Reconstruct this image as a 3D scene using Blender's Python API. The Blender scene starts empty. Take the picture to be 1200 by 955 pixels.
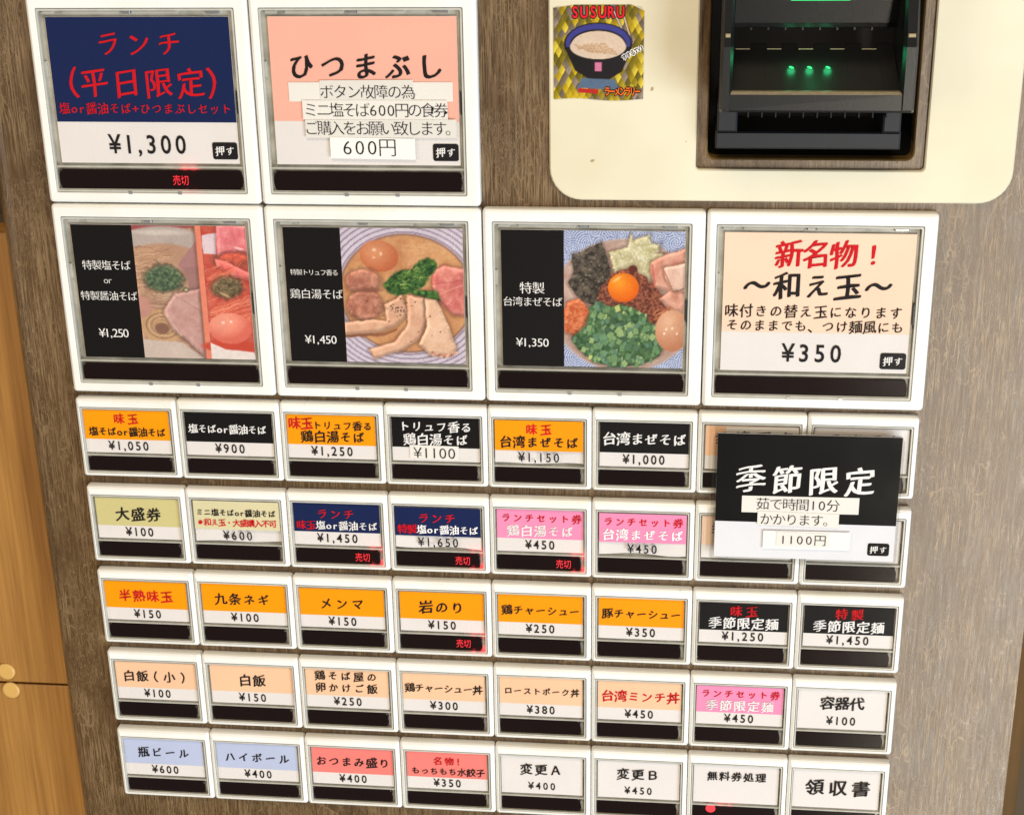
import bpy, math, random
import numpy as np
from mathutils import Vector, Matrix

# ---------------------------------------------------------------- units
# everything is laid out on the machine's front in "pitches" (u right, v up, w out of the front);
# one pitch = the width of one small button
S = 0.034
BASE = 1.25
def P(u, v, w): return Vector((u*S, -w*S, v*S + BASE))
scn = bpy.context.scene
col = scn.collection

# ---------------------------------------------------------------- camera
cam_d = bpy.data.cameras.new('camera'); cam = bpy.data.objects.new('camera', cam_d); col.objects.link(cam)
cam_d.sensor_fit = 'HORIZONTAL'; cam_d.sensor_width = 36; cam_d.lens = 55.263
cam_d.clip_start = 0.01; cam_d.clip_end = 50
R = [[0.9945257714, -0.0154849973, -0.1033378191], [-0.0235903521, 0.9301520917, -0.3664158589], [0.1017938372, 0.3668477903, 0.9246949299]]
ax = [Vector((r[0], -r[2], r[1])) for r in R]
m = Matrix((ax[0], ax[1], ax[2])).transposed().to_4x4()
m.translation = P(5.75015858, 3.49847808, 13.61746892)
cam.matrix_world = m
scn.camera = cam

# ---------------------------------------------------------------- light
w_ = bpy.data.worlds.new('World'); scn.world = w_; w_.use_nodes = True
bg = w_.node_tree.nodes['Background']; bg.inputs[0].default_value = (1.0, 0.90, 0.78, 1); bg.inputs[1].default_value = 0.10
def area(name, loc, target, sx, sy, power, colr):
    d = bpy.data.lights.new(name, 'AREA'); d.shape = 'RECTANGLE'; d.size = sx; d.size_y = sy; d.energy = power; d.color = colr
    o = bpy.data.objects.new(name, d); col.objects.link(o); o.location = loc
    o.rotation_euler = (target - loc).to_track_quat('-Z', 'Y').to_euler()
    return o
area('window_light', P(19.6, -23, 46), P(8.4, -3, 0), 0.12, 1.7, 17.0, (1.0, 0.92, 0.78))
area('daylight', P(54, -24, 40), P(6, -5, 0), 1.0, 1.4, 58.0, (0.70, 0.84, 1.0))
area('ceiling_light', P(0, 76, 56), P(4, -3, 0), 1.6, 0.8, 54.0, (1.0, 0.83, 0.61))
area('room_light', P(-58, 6, 52), P(3, -3, 0), 1.0, 1.4, 20.0, (1.0, 0.92, 0.82))
scn.view_settings.view_transform = 'Standard'; scn.view_settings.look = 'None'
scn.view_settings.exposure = 0.07; scn.view_settings.gamma = 1.0

# ---------------------------------------------------------------- materials
def lin(c):
    return [((x/255)/12.92 if x/255 <= .04045 else ((x/255+.055)/1.055)**2.4) for x in c]
def rgb(c, k=.86):
    return tuple(v*k for v in lin(c)) + (1,)
def new_mat(name):
    mt = bpy.data.materials.new(name); mt.use_nodes = True
    return mt, mt.node_tree.nodes, mt.node_tree.links, mt.node_tree.nodes['Principled BSDF']
CACHE = {}
def plain(name, c, rough=.5, metal=0, var=.06, scale=60, k=.86, bump=0, spec=.5):
    if name in CACHE: return CACHE[name]
    mt, n, l, b = new_mat(name)
    tc = n.new('ShaderNodeTexCoord'); ns = n.new('ShaderNodeTexNoise'); ns.inputs['Scale'].default_value = scale; ns.inputs['Detail'].default_value = 5
    l.new(tc.outputs['Object'], ns.inputs['Vector'])
    mx = n.new('ShaderNodeMix'); mx.data_type = 'RGBA'
    cc = rgb(c, k)
    mx.inputs[6].default_value = tuple(x*(1-var) for x in cc[:3])+(1,); mx.inputs[7].default_value = tuple(min(1, x*(1+var)) for x in cc[:3])+(1,)
    l.new(ns.outputs['Fac'], mx.inputs[0]); l.new(mx.outputs[2], b.inputs['Base Color'])
    b.inputs['Roughness'].default_value = rough; b.inputs['Metallic'].default_value = metal
    b.inputs['Specular IOR Level'].default_value = spec
    if bump:
        n2 = n.new('ShaderNodeTexNoise'); n2.inputs['Scale'].default_value = 1500; l.new(tc.outputs['Object'], n2.inputs['Vector'])
        bp = n.new('ShaderNodeBump'); bp.inputs['Strength'].default_value = bump; bp.inputs['Distance'].default_value = .0004
        l.new(n2.outputs['Fac'], bp.inputs['Height']); l.new(bp.outputs[0], b.inputs['Normal'])
    CACHE[name] = mt; return mt
def ink(name, c, rough=.6):
    return plain('print_'+name, c, rough, var=.05, scale=300, k=.9, spec=.12)
def paper(name, c):
    return plain('paper_'+name, c, .55, var=.05, scale=70, bump=.12, spec=.12)
def emit(name, c, s):
    if name in CACHE: return CACHE[name]
    mt, n, l, b = new_mat(name); b.inputs['Base Color'].default_value = (.02, .02, .02, 1)
    b.inputs['Emission Color'].default_value = rgb(c, 1); b.inputs['Emission Strength'].default_value = s
    CACHE[name] = mt; return mt
def bezel_mat():
    mt, n, l, b = new_mat('white_plastic')
    tc = n.new('ShaderNodeTexCoord'); ns = n.new('ShaderNodeTexNoise'); ns.inputs['Scale'].default_value = 35; ns.inputs['Detail'].default_value = 8
    l.new(tc.outputs['Object'], ns.inputs['Vector'])
    rp = n.new('ShaderNodeValToRGB'); rp.color_ramp.elements[0].position = .3; rp.color_ramp.elements[0].color = (.74, .71, .63, 1)
    rp.color_ramp.elements[1].position = .6; rp.color_ramp.elements[1].color = (.80, .785, .74, 1)
    l.new(ns.outputs['Fac'], rp.inputs[0])
    # specks of dirt
    v = n.new('ShaderNodeTexNoise'); v.inputs['Scale'].default_value = 800; v.inputs['Detail'].default_value = 2; l.new(tc.outputs['Object'], v.inputs['Vector'])
    r2 = n.new('ShaderNodeValToRGB'); r2.color_ramp.elements[0].position = .74; r2.color_ramp.elements[0].color = (1, 1, 1, 1)
    r2.color_ramp.elements[1].position = .80; r2.color_ramp.elements[1].color = (.72, .64, .50, 1); l.new(v.outputs['Fac'], r2.inputs[0])
    mx = n.new('ShaderNodeMix'); mx.data_type = 'RGBA'; mx.blend_type = 'MULTIPLY'; mx.inputs[0].default_value = 1
    l.new(rp.outputs[0], mx.inputs[6]); l.new(r2.outputs[0], mx.inputs[7]); l.new(mx.outputs[2], b.inputs['Base Color'])
    b.inputs['Roughness'].default_value = .34
    n2 = n.new('ShaderNodeTexNoise'); n2.inputs['Scale'].default_value = 900; l.new(tc.outputs['Object'], n2.inputs['Vector'])
    bp = n.new('ShaderNodeBump'); bp.inputs['Strength'].default_value = .08; bp.inputs['Distance'].default_value = .0003
    l.new(n2.outputs['Fac'], bp.inputs['Height']); l.new(bp.outputs[0], b.inputs['Normal'])
    return mt
WHITE = bezel_mat()
def plate_mat():
    mt, n, l, b = new_mat('cream_coated_steel')
    tc = n.new('ShaderNodeTexCoord'); ns = n.new('ShaderNodeTexNoise'); ns.inputs['Scale'].default_value = 18; ns.inputs['Detail'].default_value = 7
    l.new(tc.outputs['Object'], ns.inputs['Vector'])
    rp = n.new('ShaderNodeValToRGB'); rp.color_ramp.elements[0].position = .3; rp.color_ramp.elements[0].color = (.62, .545, .37, 1)
    rp.color_ramp.elements[1].position = .65; rp.color_ramp.elements[1].color = (.71, .645, .475, 1)
    l.new(ns.outputs['Fac'], rp.inputs[0])
    v = n.new('ShaderNodeTexNoise'); v.inputs['Scale'].default_value = 330; v.inputs['Detail'].default_value = 1; l.new(tc.outputs['Object'], v.inputs['Vector'])
    r2 = n.new('ShaderNodeValToRGB'); r2.color_ramp.elements[0].position = .80; r2.color_ramp.elements[0].color = (1, 1, 1, 1)
    r2.color_ramp.elements[1].position = .80; r2.color_ramp.elements[1].color = (.55, .47, .33, 1); l.new(v.outputs['Fac'], r2.inputs[0])
    mx = n.new('ShaderNodeMix'); mx.data_type = 'RGBA'; mx.blend_type = 'MULTIPLY'; mx.inputs[0].default_value = 1
    l.new(rp.outputs[0], mx.inputs[6]); l.new(r2.outputs[0], mx.inputs[7]); l.new(mx.outputs[2], b.inputs['Base Color'])
    b.inputs['Roughness'].default_value = .42
    return mt
PLATE = plate_mat()
def laminate_mat():
    mt, n, l, b = new_mat('brown_laminate')
    tc = n.new('ShaderNodeTexCoord')
    def mapped(sx, sz, out=None):
        mp = n.new('ShaderNodeMapping'); mp.inputs['Scale'].default_value = (sx, sx, sz); l.new(tc.outputs['Object'], mp.inputs[0]); return mp.outputs[0]
    big = n.new('ShaderNodeTexNoise'); big.inputs['Scale'].default_value = 1; big.inputs['Detail'].default_value = 4; l.new(mapped(45, 6), big.inputs['Vector'])
    fine = n.new('ShaderNodeTexNoise'); fine.inputs['Scale'].default_value = 1; fine.inputs['Detail'].default_value = 6; fine.inputs['Roughness'].default_value = .7
    l.new(mapped(1100, 75), fine.inputs['Vector'])
    rp = n.new('ShaderNodeValToRGB'); rp.color_ramp.elements[0].position = .25; rp.color_ramp.elements[0].color = (.030, .013, .003, 1)
    rp.color_ramp.elements[1].position = .75; rp.color_ramp.elements[1].color = (.125, .064, .020, 1)
    ad = n.new('ShaderNodeMath'); ad.operation = 'ADD'; h = n.new('ShaderNodeMath'); h.operation = 'MULTIPLY'; h.inputs[1].default_value = .5
    l.new(big.outputs['Fac'], ad.inputs[0]); l.new(fine.outputs['Fac'], ad.inputs[1]); l.new(ad.outputs[0], h.inputs[0]); l.new(h.outputs[0], rp.inputs[0])
    # crackled pale hairlines
    dn = n.new('ShaderNodeTexNoise'); dn.inputs['Scale'].default_value = 160; dn.inputs['Detail'].default_value = 4; l.new(tc.outputs['Object'], dn.inputs['Vector'])
    def ridge(sx, sz, wid, dist):
        q = n.new('ShaderNodeTexNoise'); q.inputs['Scale'].default_value = 1; q.inputs['Detail'].default_value = 3; q.inputs['Distortion'].default_value = dist; l.new(mapped(sx, sz), q.inputs['Vector'])
        sb = n.new('ShaderNodeMath'); sb.operation = 'SUBTRACT'; sb.inputs[1].default_value = .5; l.new(q.outputs['Fac'], sb.inputs[0])
        ab = n.new('ShaderNodeMath'); ab.operation = 'ABSOLUTE'; l.new(sb.outputs[0], ab.inputs[0])
        mr = n.new('ShaderNodeMapRange'); mr.inputs['From Min'].default_value = 0; mr.inputs['From Max'].default_value = wid
        mr.inputs['To Min'].default_value = 1; mr.inputs['To Max'].default_value = 0; l.new(ab.outputs[0], mr.inputs[0]); return mr.outputs[0]
    def crack(sx, sz, amt, wid):
        mp = mapped(sx, sz)
        va = n.new('ShaderNodeVectorMath'); va.operation = 'SCALE'; va.inputs[3].default_value = amt; l.new(dn.outputs['Color'], va.inputs[0])
        vb = n.new('ShaderNodeVectorMath'); vb.operation = 'ADD'; l.new(mp, vb.inputs[0]); l.new(va.outputs[0], vb.inputs[1])
        vo = n.new('ShaderNodeTexVoronoi'); vo.feature = 'DISTANCE_TO_EDGE'; vo.inputs['Scale'].default_value = 1; l.new(vb.outputs[0], vo.inputs['Vector'])
        mr = n.new('ShaderNodeMapRange'); mr.inputs['From Min'].default_value = 0; mr.inputs['From Max'].default_value = wid
        mr.inputs['To Min'].default_value = 1; mr.inputs['To Max'].default_value = 0; l.new(vo.outputs['Distance'], mr.inputs[0]); return mr.outputs[0]
    def masked(c, sx, sz, lo, hi, k):
        mk = n.new('ShaderNodeTexNoise'); mk.inputs['Scale'].default_value = 1; mk.inputs['Detail'].default_value = 3; l.new(mapped(sx, sz), mk.inputs['Vector'])
        mr = n.new('ShaderNodeMapRange'); mr.inputs['From Min'].default_value = lo; mr.inputs['From Max'].default_value = hi; mr.inputs['To Max'].default_value = k; l.new(mk.outputs['Fac'], mr.inputs[0])
        mu = n.new('ShaderNodeMath'); mu.operation = 'MULTIPLY'; l.new(c, mu.inputs[0]); l.new(mr.outputs[0], mu.inputs[1]); return mu.outputs[0]
    layers = [masked(crack(420, 120, 1.3, .07), 90, 50, .50, .66, .8), masked(ridge(330, 48, .014, .8), 130, 60, .46, .60, .75), masked(ridge(900, 260, .03, 1.5), 60, 60, .38, .58, .62),
              masked(ridge(1300, 45, .06, .2), 80, 30, .34, .55, .8), masked(ridge(620, 150, .02, 1.2), 90, 90, .40, .56, .7)]
    cur = layers[0]
    for ly in layers[1:]:
        mx_ = n.new('ShaderNodeMath'); mx_.operation = 'MAXIMUM'; l.new(cur, mx_.inputs[0]); l.new(ly, mx_.inputs[1]); cur = mx_.outputs[0]
    m3 = n.new('ShaderNodeMath'); m3.operation = 'MULTIPLY'; m3.inputs[1].default_value = .62; l.new(mx_.outputs[0], m3.inputs[0])
    mx = n.new('ShaderNodeMix'); mx.data_type = 'RGBA'; l.new(m3.outputs[0], mx.inputs[0]); l.new(rp.outputs[0], mx.inputs[6]); mx.inputs[7].default_value = (.38, .25, .12, 1)
    l.new(mx.outputs[2], b.inputs['Base Color'])
    rr = n.new('ShaderNodeMapRange'); rr.inputs['From Min'].default_value = .3; rr.inputs['From Max'].default_value = .7; rr.inputs['To Min'].default_value = .25; rr.inputs['To Max'].default_value = .42; l.new(fine.outputs['Fac'], rr.inputs[0]); l.new(rr.outputs[0], b.inputs['Roughness'])
    b.inputs['Specular IOR Level'].default_value = .8
    bp = n.new('ShaderNodeBump'); bp.inputs['Strength'].default_value = .25; bp.inputs['Distance'].default_value = .00005
    s2 = n.new('ShaderNodeMath'); s2.operation = 'ADD'; l.new(fine.outputs['Fac'], s2.inputs[0]); l.new(mx_.outputs[0], s2.inputs[1]); l.new(s2.outputs[0], bp.inputs['Height'])
    l.new(bp.outputs[0], b.inputs['Normal'])
    return mt
LAM = laminate_mat()
def oak_mat():
    mt, n, l, b = new_mat('oak_veneer')
    tc = n.new('ShaderNodeTexCoord')
    mp = n.new('ShaderNodeMapping'); mp.inputs['Scale'].default_value = (130, 130, 7); mp.inputs['Rotation'].default_value = (0, math.radians(3), 0); l.new(tc.outputs['Object'], mp.inputs[0])
    ns = n.new('ShaderNodeTexNoise'); ns.inputs['Scale'].default_value = 1; ns.inputs['Detail'].default_value = 7; ns.inputs['Distortion'].default_value = .6; l.new(mp.outputs[0], ns.inputs['Vector'])
    mp2 = n.new('ShaderNodeMapping'); mp2.inputs['Scale'].default_value = (900, 900, 28); mp2.inputs['Rotation'].default_value = (0, math.radians(3), 0); l.new(tc.outputs['Object'], mp2.inputs[0])
    n2 = n.new('ShaderNodeTexNoise'); n2.inputs['Scale'].default_value = 1; n2.inputs['Detail'].default_value = 5; l.new(mp2.outputs[0], n2.inputs['Vector'])
    mm = n.new('ShaderNodeMix'); mm.data_type = 'FLOAT'; mm.inputs[0].default_value = .4; l.new(ns.outputs['Fac'], mm.inputs[2]); l.new(n2.outputs['Fac'], mm.inputs[3])
    rp = n.new('ShaderNodeValToRGB'); e = rp.color_ramp.elements; e[0].position = .3; e[0].color = (.185, .074, .011, 1); e[1].position = .68; e[1].color = (.42, .20, .043, 1)
    l.new(mm.outputs[0], rp.inputs[0]); l.new(rp.outputs[0], b.inputs['Base Color']); b.inputs['Roughness'].default_value = .5
    bp = n.new('ShaderNodeBump'); bp.inputs['Strength'].default_value = .2; bp.inputs['Distance'].default_value = .0003; l.new(mm.outputs[0], bp.inputs['Height']); l.new(bp.outputs[0], b.inputs['Normal'])
    return mt
OAK = oak_mat()
def clear_mat():
    mt, n, l, b = new_mat('clear_acrylic'); out = n['Material Output']
    tr = n.new('ShaderNodeBsdfTransparent'); tr.inputs[0].default_value = (.97, .965, .95, 1)
    gl = n.new('ShaderNodeBsdfGlossy'); gl.inputs['Roughness'].default_value = .16
    lw = n.new('ShaderNodeLayerWeight'); lw.inputs['Blend'].default_value = .5
    pw = n.new('ShaderNodeMath'); pw.operation = 'POWER'; pw.inputs[1].default_value = 5; l.new(lw.outputs['Facing'], pw.inputs[0])
    fr = n.new('ShaderNodeMath'); fr.operation = 'MULTIPLY_ADD'; fr.inputs[1].default_value = .93; fr.inputs[2].default_value = .055; l.new(pw.outputs[0], fr.inputs[0])
    tc = n.new('ShaderNodeTexCoord'); ns = n.new('ShaderNodeTexNoise'); ns.inputs['Scale'].default_value = 60; ns.inputs['Detail'].default_value = 6; l.new(tc.outputs['Object'], ns.inputs['Vector'])
    mr = n.new('ShaderNodeMapRange'); mr.inputs['To Min'].default_value = .03; mr.inputs['To Max'].default_value = .13; l.new(ns.outputs['Fac'], mr.inputs[0]); l.new(mr.outputs[0], gl.inputs['Roughness'])
    mx = n.new('ShaderNodeMixShader'); l.new(fr.outputs[0], mx.inputs[0]); l.new(tr.outputs[0], mx.inputs[1]); l.new(gl.outputs[0], mx.inputs[2]); l.new(mx.outputs[0], out.inputs[0])
    return mt
CLEAR = clear_mat()
def tray_mat():
    mt, n, l, b = new_mat('grey_translucent_plastic')
    tc = n.new('ShaderNodeTexCoord'); ns = n.new('ShaderNodeTexNoise'); ns.inputs['Scale'].default_value = 110; ns.inputs['Detail'].default_value = 3; l.new(tc.outputs['Object'], ns.inputs['Vector'])
    rp = n.new('ShaderNodeValToRGB'); e = rp.color_ramp.elements; e[0].position = .32; e[0].color = (.30, .28, .225, 1); e[1].position = .66; e[1].color = (.58, .55, .47, 1)
    l.new(ns.outputs['Fac'], rp.inputs[0]); l.new(rp.outputs[0], b.inputs['Base Color']); b.inputs['Roughness'].default_value = .25
    return mt
TRAY = tray_mat()
EDGE = plain('clear_plastic_edge', (196, 192, 180), .2, 0, var=.25, scale=220)
BAR = plain('smoked_lens', (24, 10, 11), .14, var=.25, scale=40, spec=.3)
BLACKP = plain('black_abs', (21, 21, 21), .30, var=.15, scale=50, bump=.04)
DARKHOLE = plain('black_recess', (14, 14, 16), .7)
PALE_EDGE = plain('pale_edge_highlight', (166, 148, 112), .35, 0, var=.3, scale=700)  # lip and arm-bend highlights painted as pale colour; notch edges share it
STEEL = plain('pale_metal', (205, 205, 205), .25, .7, var=.2, scale=300)
CLIP = plain('dark_clip', (45, 46, 48), .3, var=.3, scale=400)
GAPM = plain('bezel_side', (120, 108, 90), .6)

def vcol_mat(name, rough=.5, metal=0., spec=.15):
    mt, n, l, b = new_mat(name)
    a = n.new('ShaderNodeVertexColor'); a.layer_name = 'print'
    l.new(a.outputs[0], b.inputs['Base Color']); b.inputs['Roughness'].default_value = rough; b.inputs['Metallic'].default_value = metal; b.inputs['Specular IOR Level'].default_value = spec
    return mt
PHOTO = vcol_mat('photo_print')
FOIL = vcol_mat('gold_foil_print', .28, .35, .8)

# ---------------------------------------------------------------- mesh builder
class MB:
    def __init__(s): s.v = []; s.f = []; s.m = []; s.sm = []
    def add(s, vs, fs, mi=0, smooth=False):
        k = len(s.v); s.v += [tuple(x) for x in vs]; s.f += [tuple(i+k for i in f) for f in fs]; s.m += [mi]*len(fs); s.sm += [smooth]*len(fs)
    def loft(s, loops, mi=0, cap0=False, cap1=False, smooth=False, mis=None):
        n = len(loops[0]); vs = [p for lp in loops for p in lp]; fs = []; ms = []
        for a in range(len(loops)-1):
            for i in range(n):
                j = (i+1) % n; fs.append((a*n+i, a*n+j, (a+1)*n+j, (a+1)*n+i)); ms.append(mis[a] if mis else mi)
        k = len(s.v); s.v += [tuple(x) for x in vs]; s.f += [tuple(i+k for i in f) for f in fs]; s.m += ms; s.sm += [smooth]*len(fs)
        if cap0: s.f.append(tuple(k+i for i in reversed(range(n)))); s.m.append(ms[0]); s.sm.append(False)
        if cap1: s.f.append(tuple(k+(len(loops)-1)*n+i for i in range(n))); s.m.append(ms[-1]); s.sm.append(False)
    def box(s, u0, u1, v0, v1, w0, w1, mi=0, c=.0):
        if c <= 0:
            vs = [(u, v, w) for w in (w0, w1) for u, v in ((u0, v0), (u1, v0), (u1, v1), (u0, v1))]
            s.add(vs, [(3, 2, 1, 0), (4, 5, 6, 7), (0, 1, 5, 4), (1, 2, 6, 5), (2, 3, 7, 6), (3, 0, 4, 7)], mi)
        else:
            def lp(i, w): return [(u0+i, v0+i, w), (u1-i, v0+i, w), (u1-i, v1-i, w), (u0+i, v1-i, w)]
            s.loft([lp(0, w0), lp(0, w1-c), lp(c, w1)], mi, True, True)
    def build(s, name, mats, parent=None, xf=None):
        me = bpy.data.meshes.new(name)
        vs = s.v if xf is None else [xf(*p) for p in s.v]
        me.from_pydata([P(*p) for p in vs], [], s.f)
        if not isinstance(mats, (list, tuple)): mats = [mats]
        for q in mats: me.materials.append(q)
        me.polygons.foreach_set('material_index', s.m); me.polygons.foreach_set('use_smooth', s.sm); me.update()
        o = bpy.data.objects.new(name, me); col.objects.link(o)
        if parent: o.parent = parent
        return o
def rrect(u0, u1, v0, v1, r, w, n=4):
    pts = []
    for (cu, cv, a0) in ((u1-r, v1-r, 0), (u0+r, v1-r, 90), (u0+r, v0+r, 180), (u1-r, v0+r, 270)):
        for i in range(n+1):
            a = math.radians(a0 + 90*i/n); pts.append((cu+r*math.cos(a), cv+r*math.sin(a), w))
    return pts
def empty(name, label=None, cat=None, parent=None, group=None):
    o = bpy.data.objects.new(name, None); o.empty_display_size = .02; col.objects.link(o)
    if label: o['label'] = label
    if cat: o['category'] = cat
    if group: o['group'] = group
    if parent: o.parent = parent
    return o
def tag(o, label=None, cat=None, group=None, kind=None):
    if label: o['label'] = label
    if cat: o['category'] = cat
    if group: o['group'] = group
    if kind: o['kind'] = kind
    return o

# ---------------------------------------------------------------- lettering
GLY = {}; JOBS = []
OFFS = {'brush': -.004, 'brushb': .002, 'mincho': -.016, 'serifb': -.010, 'price': .013, 'pricel': -.006, 'bold': .022, 'led': -.004}
NIB = {'brush': [(-.020, -.008), (0, 0), (.020, .010)], 'brushb': [(-.026, -.014), (0, 0), (.026, .014)], 'mincho': [(-.010, 0), (.010, 0)],
       'serifb': [(-.018, 0), (0, 0), (.018, 0)], 'price': [(0, 0)], 'pricel': [(0, 0)], 'bold': [(0, 0)], 'led': [(0, 0)]}
def want(txt, style):
    for ch in txt:
        if ch != ' ' and (ch, style) not in GLY: GLY[(ch, style)] = None
def bake_glyphs():
    objs = []
    for (ch, st) in GLY:
        c = bpy.data.curves.new('t', 'FONT'); c.body = ch; c.size = 1; c.offset = OFFS[st] - (.002 if st == 'brushb' and ch in '季屋更変条' else 0); c.resolution_u = 3
        o = bpy.data.objects.new('t', c); col.objects.link(o); objs.append(o)
    bpy.context.view_layer.update(); dg = bpy.context.evaluated_depsgraph_get()
    for (key, o) in zip(list(GLY), objs):
        me = o.evaluated_get(dg).to_mesh()
        vs = [(v.co.x, v.co.y) for v in me.vertices]; fs = [tuple(p.vertices) for p in me.polygons]
        o.evaluated_get(dg).to_mesh_clear()
        ch, st = key; cjk = ord(ch) > 0x2fff or ch in '※'
        xs = [p[0] for p in vs] or [0]
        cx = .5 if ord(ch) > 0x2fff and ch not in '！（）' else (min(xs)+max(xs))/2
        if ch == '！': cx = (min(xs)+max(xs))/2
        kana = 0x3040 <= ord(ch) <= 0x30ff and st in ('brush', 'brushb')
        rnd = random.Random(ord(ch)*7+len(st)); out = []
        for (x, y) in vs:
            x -= cx; y -= .36
            if st in ('brush', 'brushb') and cjk:
                if kana: x *= .86; y *= .86
                y += x*.13 - .10*x*x                # brush hand: strokes climb to the right
                y *= 1.04
                x += .012*math.sin(9*y+ord(ch)); y += .012*math.sin(8*x+ord(ch)*.7)
            out.append((x, y))
        vv = []; ff = []
        for q, (dx, dy) in enumerate(NIB[st]):
            k = len(vv); vv += [(x+dx, y+dy, q*.0012) for x, y in out]; ff += [tuple(i+k for i in f) for f in fs]
        GLY[key] = (vv, ff)
    for o in objs:
        d = o.data; bpy.data.objects.remove(o); bpy.data.curves.remove(d)
def weight(ch):
    if ord(ch) > 0x2fff or ch == '※': return .55 if ch in '！' else 1.0
    if ch in ",.": return .38
    if ch in '1' : return .62
    return .68
def put_text(mb, frame, txt, x0, x1, yc, size, mi, style, w=.004, sx=1.0, cols=None):
    """frame = (u0, v1, W, H): a card's top left corner and size; x0, x1, yc as fractions, yc from the top; size in pitches"""
    u0, v1, W, H = frame; ws = [weight(c) if style != 'pricem' else 1 for c in txt]; T = sum(ws); L = (x1-x0)*W; a = 0
    for i, ch in enumerate(txt):
        cx = u0 + x0*W + L*(a+ws[i]/2)/T; a += ws[i]; cy = v1 - yc*H
        g = GLY.get((ch, style))
        if not g: continue
        fx = size*sx
        m_ = mi if cols is None else cols[i]
        mb.add([(cx+x*fx, cy+y*size, w+z) for x, y, z in g[0]], g[1], m_)

# ---------------------------------------------------------------- palette of printed cards
COLS = {'orange': (255, 158, 0), 'black': (15, 12, 13), 'khaki': (212, 200, 140), 'palekhaki': (222, 212, 170), 'navy': (18, 34, 80), 'pink': (244, 146, 186), 'peach': (248, 200, 162),
        'blue': (190, 198, 226), 'salmon': (246, 132, 124), 'white': (240, 234, 232), 'coral': (246, 180, 160), 'peach2': (248, 214, 188)}
INKS = [paper('white', (240, 232, 228)), ink('black', (30, 26, 28)), ink('red', (214, 16, 30)), ink('white', (250, 246, 244)), ink('grey', (70, 66, 66))]
K, RD, WH, GR = 1, 2, 3, 4

# ---------------------------------------------------------------- the machine
machine = empty('ticket_machine', 'brown wood-grain meal ticket machine with rows of white framed menu buttons', 'vending machine')
machine.location = (0, 0, 0)

# cabinet front with rounded vertical edges and the hole for the note reader
UL, UR, VT, VB, W0 = -.56, 9.32, 4.2, -12.0, -.10
HU0, HU1, HV0, HV1 = 5.985, 7.775, .435, 3.4
def cabinet():
    mb = MB(); r = .16
    # horizontal profile from left side to right side
    prof = [(UL, -9.0)]
    for i in range(7):
        a = math.radians(180 - 15*i); prof.append((UL+r+r*math.cos(a), W0-r+r*math.sin(a)))
    left_n = len(prof)
    for i in range(7):
        a = math.radians(90 - 15*i); prof.append((UR-r+r*math.cos(a), W0-r+r*math.sin(a)))
    prof.append((UR, -9.0))
    def strip(p, q, v0, v1, sm): mb.add([(p[0], v0, p[1]), (q[0], v0, q[1]), (q[0], v1, q[1]), (p[0], v1, p[1])], [(0, 1, 2, 3)], 0, sm)
    for i in range(len(prof)-1):
        if i == left_n-1:
            a, b = prof[i][0], prof[i+1][0]
            lp = rrect(HU0, HU1, HV0, HV1, .07, W0); back = [(u, v, W0-.9) for u, v, w in lp]
            lp2 = [(u, v, W0) for u, v, w in lp]
            # front face as ring between outer rectangle and hole: project corner points
            outer = []
            for (u, v, w) in lp:
                outer.append((a if u < (HU0+HU1)/2 else b, VB if v < (HV0+HV1)/2 else VT, W0))
            mb.loft([outer, lp2], 0)
            ch = rrect(HU0+.012, HU1-.012, HV0+.012, HV1-.012, .06, W0-.02)
            th = rrect(HU0+.014, HU1-.014, HV0+.014, HV1-.014, .06, W0-.16)
            mb.loft([lp2, ch, th], 0, mis=[1, 1])
        else:
            strip(prof[i], prof[i+1], VB, VT, 1 <= i < len(prof)-2)
            if i > left_n-1: mb.m[-1] = 2  # right rounded edge and side in plain matte brown
    mb.add([(u, VT, w) for u, w in prof], [tuple(range(len(prof)))], 0); mb.add([(u, VB, w) for u, w in prof], [tuple(reversed(range(len(prof))))], 0)
    return mb.build('cabinet_front', [LAM, plain('raw_edge', (150, 118, 66), .35, .2, var=.3, scale=500), plain('matte_brown_edge', (96, 70, 38), .7, var=.2, scale=90, spec=.1)], machine)
cabinet()

# cream plate round the note reader
def bill_plate():
    mb = MB(); a = (4.615, 8.612, .075, 4.0); h = (5.897, 7.86, .36, 3.5)
    def lo(i, w, r=.285): return rrect(a[0]+i, a[1]-i, a[2]+i, a[3]-i, r-i, w, 8)
    def li(i, w, r=.035): return rrect(h[0]-i, h[1]+i, h[2]-i, h[3]+i, r+i, w, 8)
    mb.loft([lo(0, -.0995), lo(0, -.062), lo(.012, -.05), li(.012, -.05), li(0, -.062), li(0, -.0995)], 0)
    return mb.build('bill_slot_plate', PLATE, machine)
bill_plate()

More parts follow.
